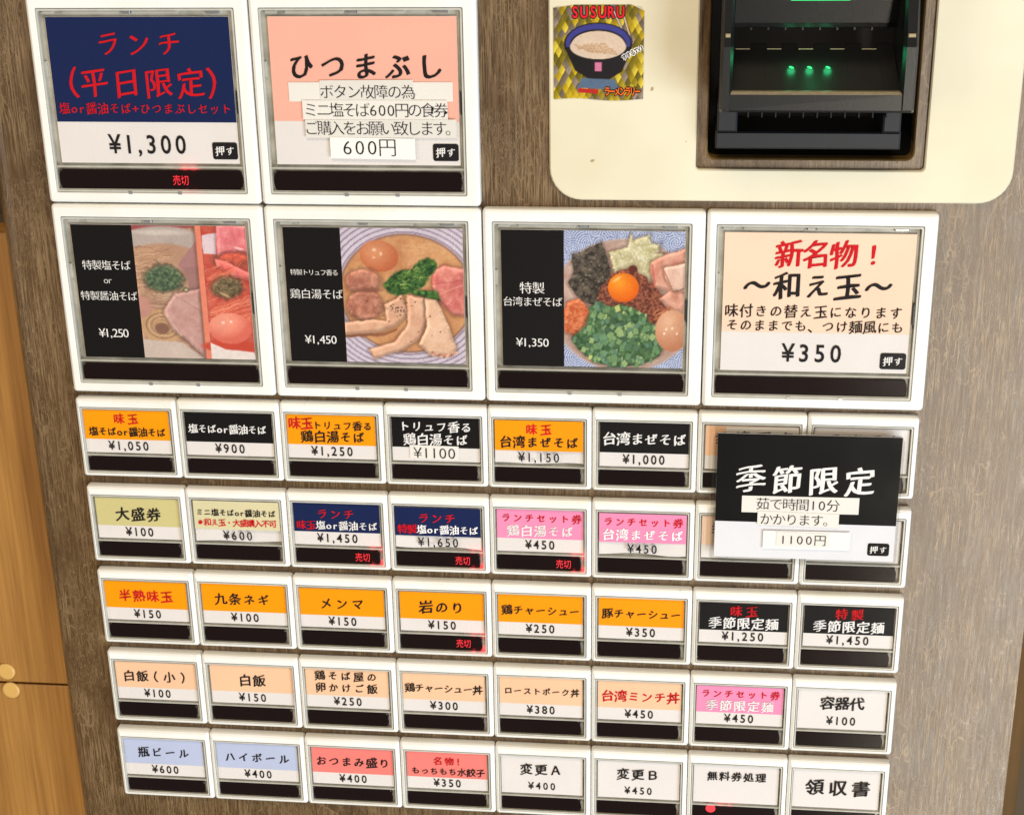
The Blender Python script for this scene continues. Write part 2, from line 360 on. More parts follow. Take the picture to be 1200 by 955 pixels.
# note reader
def reader():
    root = None
    # dark well behind the hole
    mb = MB()
    lp = rrect(HU0+.02, HU1-.02, HV0+.02, HV1-.02, .06, -.26); b2 = rrect(HU0+.02, HU1-.02, HV0+.02, HV1-.02, .06, -1.3)
    mb.loft([lp, b2], 0, False, True)
    root = mb.build('note_reader', DARKHOLE, machine); root['label'] = 'black banknote reader with green lights in its slot'
    L, Rr = 6.075, 7.655
    def extr(prof, u0, u1, mi=0, inset=None):
        """prof: list of (w, v); extruded along u"""
        m2 = MB(); a = [(u0, v, w) for w, v in prof]; b = [(u1, v, w) for w, v in prof]
        m2.loft([a, b], mi, True, True); return m2
    # tongue: sloping floor with front lip
    t = MB()
    fl = [(6.20, 1.452, -.02), (7.51, 1.452, -.02), (7.535, 1.142, .46), (6.175, 1.142, .46)]   # floor quad (u,v,w)
    n = 14
    top = []; 
    vs = []; fs = []
    # notched back edge of the floor
    tabs = []
    for i in range(10): tabs.append((6.20+.131*i, 6.20+.131*(i+1), i % 2))
    for a, b, k in tabs:
        back = -.02 if k else .035
        vb = 1.452 - (back+.02)*.645
        fa = 6.175+(a-6.20)/1.31*1.36; fb = 6.175+(b-6.20)/1.31*1.36
        q = len(vs); vs += [(a, vb, back), (b, vb, back), (fb, 1.142, .46), (fa, 1.142, .46), (a, vb-.06, back), (b, vb-.06, back)]
        fs += [(q+3, q+2, q+1, q), (q, q+1, q+5, q+4)]
        if not k:
            q = len(vs); vs += [(a+.01, vb-.001, back+.001), (b-.01, vb-.001, back+.001), (b-.01, vb-.016, back+.014), (a+.01, vb-.016, back+.014)]
    t.add(vs, fs, 0)
    # front edge, its bevel highlight painted pale, and front face
    t.loft([[(6.175, 1.142, .46), (7.535, 1.142, .46)], [(6.165, 1.136, .482), (7.545, 1.136, .482)], [(6.155, 1.112, .499), (7.555, 1.112, .499)]], 1)
    t.loft([[(6.155, 1.112, .499), (7.555, 1.112, .499)], [(6.13, .985, .505), (7.60, .985, .50)], [(6.13, .965, .49), (7.60, .965, .49)], [(6.15, .955, .40), (7.58, .955, .40)], [(6.3, 1.0, .05), (7.45, 1.0, .05)]], 0)
    t.build('slot_tongue', [BLACKP, PALE_EDGE], root)
    # little metal bits in the notches
    nb = MB()
    for a, b, k in tabs:
        if not k: nb.box(a+.006, b-.006, 1.400, 1.416, .030, .044, 0)
    nb.build('guide_edge', PALE_EDGE, root)
    # side arms
    for (o0, i0) in ((L, 6.175), (Rr, 7.535)):
        s = MB(); sg = 1 if i0 > o0 else -1
        prof = [(-.2, .93), (.34, .955), (.49, .965), (.515, .99), (.515, 1.50), (.49, 1.60), (.30, 2.6), (-.2, 2.6)]
        def ring(u, sh): return [(u, v, w-sh if w > .3 else w) for w, v in prof]
        s.loft([ring(o0, .03), ring(o0+sg*.02, .0), ring(i0-sg*.025, 0), ring(i0+sg*.0, .04)], 0, True, True)
        s.build('side_arm', BLACKP, root)
        g = MB(); g.box(min(o0, i0)+.03, max(o0, i0)-.03, 1.575, 1.605, .485, .503, 0, .006); g.build('arm_corner_highlight', PALE_EDGE, root)  # pale strip painting in the highlight where the arm bends
    # upper jaw
    j = MB()
    j.loft([[(6.19, 1.585, .02), (7.52, 1.585, .02)], [(6.19, 1.60, .10), (7.52, 1.60, .10)], [(6.19, 1.64, .12), (7.52, 1.64, .12)], [(6.19, 2.6, .30), (7.52, 2.6, .30)]], 0)
    j.build('upper_jaw', BLACKP, root)
    th = MB()
    for i in range(9): th.box(6.32+i*.142, 6.335+i*.142, 1.575, 1.60, -.02, .085, 0)
    th.build('slot_teeth', BLACKP, root)
    # lower housing and its teeth
    lh = MB(); lh.box(6.06, 7.62, .575, .725, -.6, .10, 0, .015); lh.box(6.07, 6.24, .725, .97, -.6, .13, 0, .015); lh.box(7.46, 7.61, .725, .97, -.6, .13, 0, .015)
    lh.build('lower_housing', plain('blueblack_plastic', (15, 16, 22), .5, var=.1), root)
    lt = MB()
    for i in range(11): lt.box(6.32+i*.115, 6.330+i*.115, .87, .97, -.1, .22, 0)
    lt.build('lower_teeth', DARKHOLE, root)
    # green lights
    gm = emit('green_led', (40, 235, 120), 1.6)
    for u in (6.665, 6.815, 6.965):
        a = MB(); 
        def fl_pt(uu, ww): return (uu, 1.452-(ww+.02)*.646+.004, ww)
        lp = [fl_pt(u+.018*math.cos(q*math.pi/4)+.010*math.sin(q*math.pi/4), .235+.014*math.sin(q*math.pi/4)) for q in range(8)]
        a.add(lp, [tuple(range(8))]); a.build('slot_light', gm, root)
        d = bpy.data.lights.new('slot_light_glow', 'POINT'); d.energy = .0005; d.color = (.05, 1, .35); d.shadow_soft_size = .0012
        o = bpy.data.objects.new('slot_light_glow', d); col.objects.link(o); o.location = P(u, 1.325, .248)
    b = MB(); b.box(6.64, 7.12, 1.825, 1.90, .158, .172, 0, .004); b.build('upper_light', emit('green_bar', (20, 220, 110), 1.3), root)
    d = bpy.data.lights.new('upper_light_glow', 'POINT'); d.energy = .0005; d.color = (.05, 1, .35); d.shadow_soft_size = .002
    o = bpy.data.objects.new('upper_light_glow', d); col.objects.link(o); o.location = P(6.88, 1.83, .26)
reader()

# ---------------------------------------------------------------- menu buttons
CB = [0, 1, 2.012, 3.02, 4.012, 5.0, 5.985, 6.99, 8.0]         # small column edges
ROWT = {'C': (-1.916, -2.738), 'D': (-2.845, -3.672), 'E': (-3.771, -4.607), 'F': (-4.706, -5.542), 'G': (-5.642, -6.468)}
rng = random.Random(5)
glass_jit = []
def bezel_mesh(u0, u1, v0, v1, win, rr):
    mb = MB(); g = .0025; u0 += g; u1 -= g
    wu0, wu1, wv0, wv1 = win
    def o(i, w, r): return rrect(u0+i, u1-i, v0+i, v1-i, max(r-i, .004), w, 3)
    def q(i, w): return rrect(wu0-i, wu1+i, wv0-i, wv1+i, .012+i, w, 3)
    mb.loft([o(0, -.0995, rr), o(0, -.035, rr), o(.008, -.016, rr), o(.026, -.002, rr), o(.034, 0, rr), q(.007, 0), q(.002, -.006), q(0, -.016), q(0, -.085)], 0,
            mis=[0]*8)
    return mb
def button(u0, u1, v0, v1, large, spec, label):
    W = u1-u0; H = v1-v0
    if large: win = (u0+.088, u1-.122, v0+.100, v1-.118)
    else: win = (u0+.040, u1-.050, v0+.042, v1-.092)
    bt = bezel_mesh(u0, u1, v0, v1, win, .035 if large else .03).build('menu_button', WHITE, machine)
    bt['label'] = label
    a, b, c, d = win
    # tray
    t = MB(); 
    def q(i, w): return rrect(a+i, b-i, c+i, d-i, .012, w, 2)
    t.loft([q(.001, -.012), q(.001, -.052)], 0, False, True)
    t.build('button_tray', TRAY, bt)
    # card
    j = rng.uniform(-.008, .008) if not large else rng.uniform(-.01, .01)
    if large: cu0, cu1, cv1, cv0 = u0+.160, u1-.175, v1-.192, v1-1.492
    else: cu0, cu1, cv1, cv0 = u0+.066+j, u1-.082+j, v1-.118-rng.uniform(0, .012), v1-.572
    CW, CH = cu1-cu0, cv1-cv0; wc = -.030
    band, split = spec.get('band'), spec.get('split', .685)
    mats = list(INKS); cb = MB()
    tilt = rng.uniform(-.006, .006) if not large else 0
    if spec.get('curl'):   # a slightly curled card
        n = 10; vs = []
        for i in range(n+1):
            x = i/n; cw = wc+.012*math.sin(x*5+spec['curl'])
            vs += [(cu0+x*CW, cv0+.018*math.sin(x*4+spec['curl'])**2, cw), (cu0+x*CW, cv1, cw)]
        cb.add(vs, [(2*i, 2*i+2, 2*i+3, 2*i+1) for i in range(n)], 0, True)
    else:
        cb.box(cu0, cu1, cv0, cv1, wc-.012, wc, 0)
    base = wc+(.016 if spec.get('curl') else 0)
    if band:
        if 'band_'+band not in CACHE: CACHE['band_'+band] = plain('paper_'+band, COLS[band], .5, var=.08, scale=45, k=.93, bump=.08, spec=.12)
        mats.append(CACHE['band_'+band])
        cb.add([(cu0+.002, cv1-split*CH, base+.002), (cu1-.002, cv1-split*CH, base+.002), (cu1-.002, cv1-.002, base+.002), (cu0+.002, cv1-.002, base+.002)], [(0, 1, 2, 3)], len(mats)-1)
    fr = (cu0, cv1, CW, CH)
    for tx in spec.get('text', []):
        txt, x0, x1, yc, sz, mi, st = tx[:7]; cl = tx[7] if len(tx) > 7 else None
        put_text(cb, fr, txt, x0, x1, yc, sz, mi, st, base+.005, .86 if st.startswith('price') else 1, cl)
    if spec.get('push'):
        pu, pv = cu1-.128, cv0+.115
        cb.loft([rrect(pu-.115, pu+.115, pv-.075, pv+.08, .022, base+.0045)], 1, False, True) if False else cb.add(rrect(pu-.115, pu+.115, pv-.075, pv+.08, .022, base+.0045), [tuple(range(20))], 1)
        put_text(cb, (pu-.1, pv+.08, .2, .155), '押す', .04, .96, .5, .088, 3, 'brushb', base+.0075)
    cb.build('label_card', mats, bt)
    # paper strips stuck over the card
    for k, (x0, x1, y0, y1, txts) in enumerate(spec.get('strips', [])):
        sb = MB(); w = base+.008+.004*k; a_ = rng.uniform(-.004, .004)
        pts = [(cu0+x0*CW, cv1-y1*CH-a_), (cu0+x1*CW, cv1-y1*CH+a_), (cu0+x1*CW, cv1-y0*CH+a_), (cu0+x0*CW, cv1-y0*CH-a_)]
        sb.loft([[(u, v, w-.003) for u, v in pts], [(u, v, w) for u, v in pts]], 0, False, True)
        for (txt, tx0, tx1, yc, sz, st) in txts: put_text(sb, fr, txt, tx0, tx1, yc, sz, 1, st, w+.003)
        sb.build('paper_strip', [paper('strip%d' % (k % 2), ((246, 240, 232), (238, 232, 224))[k % 2]), INKS[1]], bt)
    if spec.get('photo'): spec['photo'](bt, fr, base+.003)
    # display bar
    if large: bu0, bu1, bv1, bv0 = u0+.118, u1-.160, v1-1.553, v1-1.738
    else: bu0, bu1, bv1, bv0 = u0+.060, u1-.098, v1-.612, v1-.774
    db = MB()
    def bl(i, w):
        pts = []; hb = (bv1-bv0)/2-i; cv = (bv0+bv1)/2; bu = .030 if not large else .032
        for k in range(17):
            y = math.sin(math.pi/2*(-1+2*k/16)); pts.append((bu1-i-bu*(.45*y*y+.55*abs(y)**7), cv+hb*y, w))
        for k in range(17):
            y = math.sin(math.pi/2*(1-2*k/16)); pts.append((bu0+i+bu*(.45*y*y+.55*abs(y)**7), cv+hb*y, w))
        return pts
    db.loft([bl(0, -.051), bl(0, -.028), bl(.005, -.0255)], 0, False, True)
    db.build('display_bar', BAR, bt)
    # clear cover: a lipped sheet with moulded ledges above and below the bar
    cv = MB()
    cv.add([(a+.004, c+.004, -.008), (b-.004, c+.004, -.008), (b-.004, d-.004, -.008), (a+.004, d-.004, -.008)], [(0, 1, 2, 3)])
    cv.build('clear_cover', CLEAR, bt)
    rm = MB(); e = .016 if large else .013
    def q2(i, w): return rrect(a+i, b-i, c+i, d-i, .012, w, 2)
    rm.loft([q2(.003, -.03), q2(.004, -.004), q2(.004+e, -.004), q2(.006+e, -.03)], 0)
    lv = (bv1+cv0)/2
    rm.box(a+.012, b-.012, lv-.008, lv+.006, -.03, -.012, 0)
    if large:
        rm.box(a+.015, b-.015, c+.006, c+.03, -.05, -.014, 0)
        for x in (.38, .64): rm.box(a+x*(b-a), a+(x+.02)*(b-a), c-.012, c+.014, -.02, .003, 1)
    rm.build('cover_rim', [EDGE, STEEL], bt)
    def piece(name, mi, *bx):
        q_ = MB(); q_.box(*bx); q_.build(name, [EDGE, STEEL, CLIP][mi], bt)
    if large:
        for x0, x1, mi in ((.03, .09, 0), (.13, .42, 0), (.44, .48, 1), (.485, .72, 0), (.86, .93, 1)):
            piece('hinge_tab', mi, a+x0*(b-a), a+x1*(b-a), d-.05, d-.022, -.05, -.018+.003*mi, 0, .006)
        piece('side_clip', 2, b-.040, b-.014, (c+d)/2-.10, (c+d)/2+.10, -.06, -.015, 0, .004)
        piece('side_catch', 0, a+.014, a+.040, (c+d)/2+.22, (c+d)/2+.36, -.06, -.03, 0, .004)
    else:
        piece('hinge_tab', 1, a+.3*(b-a), a+.62*(b-a), d-.022, d-.012, -.05, -.014, 0, .003)
        piece('side_clip', 2, b-.024, b-.010, (c+d)/2-.02, (c+d)/2+.06, -.06, -.018, 0, .003)
    so = spec.get('sold')
    if so is not None:
        lb = MB(); cx = bu0+so*(bu1-bu0); cyy = (bv0+bv1)/2
        if spec.get('dot'):
            lb.add([(cx+.05*math.cos(q*math.pi/8), cyy+.052+.05*math.sin(q*math.pi/8), -.018) for q in range(16)], [tuple(range(16))])
        else:
            put_text(lb, (cx-.09, bv1, .18, bv1-bv0), '売切', .08, .92, .5, .100, 0, 'led', -.0185, .76)
        lb.build('sold_out_light', emit('red_led', (255, 24, 44), 1.5), bt)
        for du, pw in (((.10 if not large else .04), .00030), ((.19 if not large else .12), .00030)):
            dd = bpy.data.lights.new('sold_out_glow', 'POINT'); dd.energy = pw; dd.color = (1, .02, .06); dd.shadow_soft_size = .001
            o = bpy.data.objects.new('sold_out_glow', dd); col.objects.link(o); o.location = P(min(cx+du, b-.02), c+.018, -.016)
            o2 = o.copy(); col.objects.link(o2); o2.location = P(min(cx+du, b-.02), bv1+.012, -.016)
    return bt

# ---------------------------------------------------------------- printed food pictures (flat print, colour per point)
def vnoise(X, Y, sc, seed):
    r = np.random.RandomState(seed); G = r.rand(130, 130); x = np.abs(X*sc) % 128; y = np.abs(Y*sc) % 128
    xi = x.astype(int); yi = y.astype(int); fx = x-xi; fy = y-yi; fx = fx*fx*(3-2*fx); fy = fy*fy*(3-2*fy)
    return (G[yi, xi]*(1-fx)+G[yi, xi+1]*fx)*(1-fy)+(G[yi+1, xi]*(1-fx)+G[yi+1, xi+1]*fx)*fy
def fbm(X, Y, sc, seed): return .5*vnoise(X, Y, sc, seed)+.3*vnoise(X, Y, sc*2.1, seed+1)+.2*vnoise(X, Y, sc*4.3, seed+2)
class Pic:
    def __init__(s, wpx, hpx, nx, ny, bgc):
        s.X, s.Y = np.meshgrid(np.linspace(0, wpx, nx), np.linspace(0, hpx, ny)); s.I = np.zeros((ny, nx, 3))+np.array(bgc, float); s.nx, s.ny = nx, ny
        s.WX = (fbm(s.X, s.Y, 1/40, 90)-.5)*26; s.WY = (fbm(s.X, s.Y, 1/40, 93)-.5)*26
    def blend(s, m, c):
        m = np.clip(m, 0, 1)[..., None]; c = np.array(c, float)
        s.I = s.I*(1-m)+(c if c.ndim == 3 else c[None, None])*m
    def ell(s, cx, cy, rx, ry, c, soft=6, rot=0, warp=0, ret=False):
        dx = s.X+s.WX*warp-cx; dy = s.Y+s.WY*warp-cy; a = math.radians(rot); x = dx*math.cos(a)+dy*math.sin(a); y = -dx*math.sin(a)+dy*math.cos(a)
        d = (1-np.sqrt((x/rx)**2+(y/ry)**2))*min(rx, ry); m = np.clip(d/soft+.5, 0, 1)
        if ret:
            s.last = (id(m), d)
            return m
        s.blend(m, c)
    def poly(s, pts, c=None, soft=5, warp=.5, ret=False):
        px = s.X+s.WX*warp; py = s.Y+s.WY*warp; ins = np.zeros(px.shape, bool); dm = np.full(px.shape, 1e9)
        for i in range(len(pts)):
            (x1, y1), (x2, y2) = pts[i], pts[(i+1) % len(pts)]
            if y1 != y2: 
                cnd = ((y1 > py) != (y2 > py)) & (px < (x2-x1)*(py-y1)/(y2-y1)+x1); ins ^= cnd
            L2 = (x2-x1)**2+(y2-y1)**2+1e-9; t = np.clip(((px-x1)*(x2-x1)+(py-y1)*(y2-y1))/L2, 0, 1)
            dm = np.minimum(dm, np.hypot(px-x1-t*(x2-x1), py-y1-t*(y2-y1)))
        m = np.clip(np.where(ins, dm, -dm)/soft+.5, 0, 1)
        if ret:
            s.last = (id(m), np.where(ins, dm, -dm)); s.keep = m
            return m
        s.blend(m, c)
    def tex(s, m, c1, c2, sc, seed, contrast=1.6):
        t = np.clip((fbm(s.X, s.Y, sc, seed)-.5)*contrast+.5, 0, 1)[..., None]; c = np.array(c1, float)*(1-t)+np.array(c2, float)*t
        if getattr(s, 'last', None) is not None and m.max() > 0:
            d = s.last[1]; s.last = None
            if d.shape == m.shape:
                s.blend(np.clip(1+d/22, 0, 1)*(d < 4)*.38, (70, 42, 30))                       # soft dark contact line outside
                gy, gx = np.gradient(np.clip(d, -5, 26)); lit = np.clip((gx*.5+gy)*.5, -1, 1); edge = np.clip(1-np.abs(d-9)/17, 0, 1)
                c = c*(1+(.20*lit*edge)[..., None]) * (1-.10*np.clip(1-d/12, 0, 1))[..., None]
        s.blend(m, c)
    def line(s, x1, y1, x2, y2, w, c, a=1, mask=None, warp=.4):
        px = s.X+s.WX*warp; py = s.Y+s.WY*warp; L2 = (x2-x1)**2+(y2-y1)**2+1e-9; t = np.clip(((px-x1)*(x2-x1)+(py-y1)*(y2-y1))/L2, 0, 1)
        d = np.hypot(px-x1-t*(x2-x1), py-y1-t*(y2-y1)); m = np.clip((w-d)/3+.5, 0, 1)*a
        if mask is not None: m = m*mask
        s.blend(m, c)
    def mesh(s, name, parent, u0, u1, v0, v1, w, mat):
        nx, ny = s.nx, s.ny; me = bpy.data.meshes.new(name)
        U, V = np.meshgrid(np.linspace(u0, u1, nx), np.linspace(v1, v0, ny)); co = np.empty((nx*ny, 3), np.float32)
        co[:, 0] = U.ravel()*S; co[:, 1] = -w*S; co[:, 2] = V.ravel()*S+BASE
        i = np.arange(ny-1)[:, None]*nx+np.arange(nx-1)[None]; i = i.ravel(); fc = np.stack([i+nx, i+nx+1, i+1, i], 1)
        me.vertices.add(nx*ny); me.vertices.foreach_set('co', co.ravel()); me.loops.add(fc.size); me.loops.foreach_set('vertex_index', fc.ravel().astype(np.int32))
        me.polygons.add(len(fc)); me.polygons.foreach_set('loop_start', (np.arange(len(fc))*4).astype(np.int32)); me.update(calc_edges=True)
        s.I = s.I*(1+.08*(fbm(s.X, s.Y, 1/9, 61)-.5)[..., None])*(1+.10*(fbm(s.X, s.Y, 1/120, 66)-.5)[..., None]) + np.random.RandomState(5).normal(0, 3, s.I.shape[:2])[..., None]; C = np.clip(s.I/255, 0, 1); C = np.where(C <= .04045, C/12.92, ((C+.055)/1.055)**2.4)*.9
        at = me.color_attributes.new('print', 'FLOAT_COLOR', 'POINT'); at.data.foreach_set('color', np.concatenate([C.reshape(-1, 3), np.ones((nx*ny, 1))], 1).astype(np.float32).ravel())
        me.materials.append(mat); o = bpy.data.objects.new(name, me); col.objects.link(o); o.parent = parent; return o

def photo_salt(bt, fr, w):
    rs = random.Random(3); p = Pic(705, 865, 150, 175, (190, 150, 140))
    # left picture
    L = p.poly([(-10, -10), (392, -10), (392, 880), (-10, 880)], soft=3, warp=0, ret=True)
    p.tex(L, (168, 124, 96), (206, 162, 132), 1/60, 1)
    p.blend(p.poly([(-10, -10), (400, -10), (400, 15), (200, 20), (-10, 30)], soft=8, ret=True), (160, 70, 70))
    p.ell(190, 90, 240, 85, (186, 168, 160), 14); p.ell(170, 45, 160, 16, (212, 196, 186), 14)
    p.ell(180, 190, 215, 75, (186, 140, 112), 18)
    for k in range(46):
        y = 140+k*5.5+rs.uniform(-4, 4); c = rs.choice([(206, 158, 120), (150, 100, 76), (222, 178, 142), (176, 128, 96)])
        p.line(-10, y+rs.uniform(-10, 30), 130+rs.uniform(-20, 100), y-35+rs.uniform(0, 60), 2.4, c, .8, L, 1.3)
    p.blend(p.poly([(270, 250), (395, 90), (398, 260), (380, 330), (300, 300)], ret=True)*L, (172, 120, 118))
    p.blend(p.poly([(300, 260), (400, 262), (400, 430), (330, 420)], ret=True)*L, (160, 112, 108))
    for k in range(30):
        r_ = 20+k*3.2; t = np.abs(np.hypot((p.X-135)/1.25, p.Y-650)-r_*.95); p.blend(np.clip((1.9-t)/2+.3, 0, 1)*L*.75*(p.Y > 540), rs.choice([(206, 160, 108), (142, 96, 70), (222, 182, 132)]))
    p.ell(130, 668, 46, 38, (130, 88, 70), 12)
    p.ell(5, 530, 75, 70, (200, 140, 124), 10)
    p.blend(p.poly([(-10, 740), (250, 760), (420, 880), (-10, 880)], ret=True)*L, (206, 184, 172))
    for k in range(16): p.line(70+rs.uniform(-10, 60), 440+k*6, 230, 455+k*6+rs.uniform(-8, 8), 2.2, rs.choice([(220, 182, 150), (150, 110, 90)]), .8, L)
    m = p.poly([(150, 545), (230, 440), (400, 400), (400, 870), (372, 850), (290, 760), (200, 680), (160, 600)], ret=True)*L
    p.tex(m, (190, 138, 130), (216, 168, 158), 1/50, 8)
    p.line(150, 560, 250, 720, 3, (226, 188, 170), .8, L); p.line(250, 720, 375, 850, 4, (120, 80, 76), .7, L); p.line(230, 450, 400, 560, 3, (170, 118, 110), .6, L)
    G = p.ell(170, 340, 120, 85, None, 30, warp=1.4, ret=True)*L
    p.tex(G, (44, 62, 48), (104, 124, 84), 1/16, 12, 2.2)
    for k in range(70):
        x = 170+rs.gauss(0, 60); y = 350+rs.gauss(0, 40); a = rs.uniform(0, 6.3); p.line(x, y, x+45*math.cos(a), y+30*math.sin(a), 1.8, rs.choice([(40, 60, 46), (122, 142, 96), (84, 108, 76), (60, 82, 60)]), .8, L, 1.6)
    p.line(120, 215, 180, 270, 3, (60, 80, 56), .8, L, 1.2); p.ell(305, 412, 18, 16, (76, 86, 50), 4); p.ell(305, 412, 11, 9, (206, 178, 150), 3)
    # divider
    p.blend(p.poly([(390, -10), (432, -10), (432, 880), (390, 880)], soft=3, warp=0, ret=True), (238, 132, 104))
    Rm = (p.X > 430)*1.0
    p.tex(Rm, (214, 62, 48), (240, 120, 96), 1/70, 21)
    p.blend(p.poly([(432, 60), (525, 45), (515, 180), (432, 175)], ret=True)*Rm, (232, 206, 214))
    m = p.poly([(525, -10), (720, -10), (720, 175), (640, 165), (520, 190)], ret=True)*Rm; p.tex(m, (222, 92, 104), (246, 146, 146), 1/45, 23)
    p.ell(655, 140, 30, 9, (252, 190, 186), 6, 15); p.tex(p.ell(620, 210, 110, 40, None, 20, warp=1, ret=True)*Rm, (180, 70, 52), (226, 96, 72), 1/14, 25)
    p.tex(p.poly([(500, 205), (560, 220), (720, 300), (720, 350), (600, 320), (510, 260)], ret=True)*Rm, (226, 96, 92), (244, 132, 120), 1/30, 27)
    for k in range(60):
        y = 280+rs.uniform(0, 290); x = 430+rs.uniform(0, 150); p.line(x, y, x+rs.uniform(60, 150), y-rs.uniform(10, 90), 2.2, rs.choice([(250, 140, 104), (190, 62, 42), (240, 112, 82)]), .8, Rm, 1)
    for k in range(30):
        y = 450+k*5; p.line(440, y+90-k, 700, y-10+k*1.2, 2, rs.choice([(252, 150, 116), (196, 72, 50), (238, 120, 90)]), .8, Rm, 1)
    G = p.ell(560, 395, 95, 68, None, 22, warp=1.4, ret=True)*Rm; p.tex(G, (78, 62, 44), (134, 112, 74), 1/16, 31, 2.2)
    for k in range(40):
        x = 560+rs.gauss(0, 42); y = 395+rs.gauss(0, 30); a = rs.uniform(0, 6.3); p.line(x, y, x+34*math.cos(a), y+20*math.sin(a), 2, rs.choice([(60, 50, 38), (160, 136, 96), (106, 92, 58)]), .8, Rm, 1.6)
    p.ell(545, 440, 34, 9, (190, 150, 106), 4, 25)
    p.ell(565, 780, 190, 40, (206, 66, 46), 10); p.blend(p.poly([(425, 755), (520, 800), (700, 815), (720, 880), (420, 880)], soft=6, warp=.2, ret=True)*Rm, (242, 226, 220))
    e = p.ell(560, 660, 136, 102, None, 5, ret=True)*Rm; t = np.clip(((p.X-520)**2/160**2+(p.Y-610)**2/120**2), 0, 1)[..., None]
    p.blend(e, np.array((250, 156, 130.))*(1-t)+np.array((228, 104, 84.))*t)
    p.ell(520, 622, 12, 8, (255, 214, 200), 5); p.ell(570, 616, 9, 7, (255, 220, 206), 4)
    p.I = p.I*(1-.10)+18
    u0, v1, W, H = fr; p.mesh('printed_photo', bt, u0+.352*W, u0+W-.002, v1-H+.004, v1-.002, w, PHOTO)

def photo_truffle(bt, fr, w):
    rs = random.Random(9); p = Pic(800, 885, 150, 165, (228, 220, 228))
    X0, Y0 = 35, 40; X = p.X; Y = p.Y
    d = np.sqrt(((X-420)/520)**2+((Y-425)/455)**2)
    ring = (np.sin(d*2*math.pi*15.0) > .45)*(d > .86)*(d < 1.28)
    p.blend((d < 1.3)*1.0, (216, 202, 216)); p.blend(ring*.62, (124, 104, 130))
    s_ = np.clip((.845-d)*40, 0, 1); p.blend(np.clip((.875-d)*40, 0, 1), (150, 110, 96)); p.tex(s_, (196, 128, 82), (222, 164, 112), 1/90, 2)
    p.blend(np.clip(fbm(X, Y, 1/34, 40)*2.4-1.35, 0, 1)*s_*.6*(Y < 330), (236, 192, 148))
    for k in range(26):
        x = rs.uniform(380, 640); y = rs.uniform(80, 220); p.line(x, y, x+70, y+rs.uniform(-14, 26), 2.4, rs.choice([(236, 190, 142), (214, 148, 98)]), .5, s_, 1.3)
    m = p.ell(250, 180, 128, 102, None, 7, 8, ret=True); t = np.clip(np.hypot((X-225)/150, (Y-150)/130), 0, 1)[..., None]
    p.blend(m, np.array((232, 158, 112.))*(1-t)+np.array((192, 100, 62.))*t); p.ell(220, 140, 14, 10, (252, 206, 168), 5); p.ell(262, 165, 9, 12, (248, 200, 160), 4); p.ell(215, 190, 10, 6, (244, 190, 150), 4)
    for cx, cy, rx, ry, sd in ((135, 345, 118, 82, 3), (140, 505, 122, 100, 5)):
        m = p.ell(cx, cy, rx, ry, None, 18, warp=1, ret=True); p.tex(m, (166, 98, 78), (214, 146, 120), 1/34, sd, 2)
    p.ell(170, 400, 75, 18, (140, 84, 66), 18, warp=1)
    m = p.poly([(600, 270), (680, 235), (820, 260), (820, 560), (720, 560), (640, 480), (590, 380)], ret=True); p.tex(m, (206, 104, 98), (240, 152, 136), 1/44, 7, 2)
    p.line(600, 360, 790, 330, 3, (176, 84, 84), .7); p.line(640, 420, 800, 360, 3, (250, 172, 158), .7); p.line(690, 500, 800, 400, 3, (198, 90, 92), .6)
    A = (238, 190, 158); B = (222, 164, 132)
    p.blend(p.poly([(-10, 690), (240, 690), (350, 650), (345, 670), (250, 706), (-10, 722)], ret=True), (158, 96, 66)); m = p.poly([(-10, 620), (160, 600), (280, 600), (270, 500), (390, 430), (430, 560), (340, 640), (230, 680), (-10, 705)], ret=True); p.tex(m, B, A, 1/60, 11)
    m = p.poly([(420, 430), (540, 450), (545, 600), (500, 720), (380, 800), (190, 860), (150, 800), (330, 740), (420, 620)], ret=True); p.tex(m, B, A, 1/60, 13); p.line(420, 620, 330, 740, 3, (190, 128, 98), .8); p.line(540, 600, 500, 720, 4, (180, 116, 92), .8); p.line(150, 800, 200, 858, 4, (196, 140, 110), .8)
    m = p.poly([(540, 450), (620, 460), (700, 640), (745, 790), (700, 830), (560, 830), (490, 760), (545, 640)], ret=True); p.tex(m, (230, 178, 146), (244, 200, 168), 1/70, 15)
    for k in range(26): x = 580+k*6.5; p.ell(x, 826+rs.uniform(-12, 8)-(k-10)**2*.12+8, 9, 8, rs.choice([(212, 150, 124), (238, 190, 160), (176, 112, 96)]), 4, warp=.5)
    for k in range(46):
        x, y = (rs.gauss(355, 34), rs.gauss(520, 44)) if k < 30 else (rs.uniform(120, 640), rs.uniform(470, 780))
        p.ell(x, y, rs.uniform(3, 7), rs.uniform(3, 6), (96, 60, 50), 3)
    G = np.maximum(p.ell(420, 345, 150, 82, None, 14, -18, warp=1.4, ret=True), p.ell(545, 255, 88, 62, None, 12, -30, warp=1.4, ret=True)); G = np.maximum(G, p.poly([(440, 400), (620, 400), (650, 470), (560, 450), (470, 430)], ret=True))
    p.tex(G, (26, 62, 30), (84, 128, 52), 1/22, 17, 2.4)
    for k in range(110):
        x = 460+rs.gauss(0, 90); y = 320-(x-460)*.35+rs.gauss(0, 42); a = rs.uniform(-.9, .6); p.line(x, y, x+34*math.cos(a), y+34*math.sin(a), rs.uniform(2.5, 6), rs.choice([(30, 66, 34), (60, 104, 44), (112, 154, 66), (150, 176, 84), (44, 86, 46)]), .7, G, 1)
    p.I = p.I*.93+10
    u0, v1, W, H = fr; p.mesh('printed_photo', bt, u0+.322*W, u0+W-.002, v1-H+.004, v1-.002, w, PHOTO)

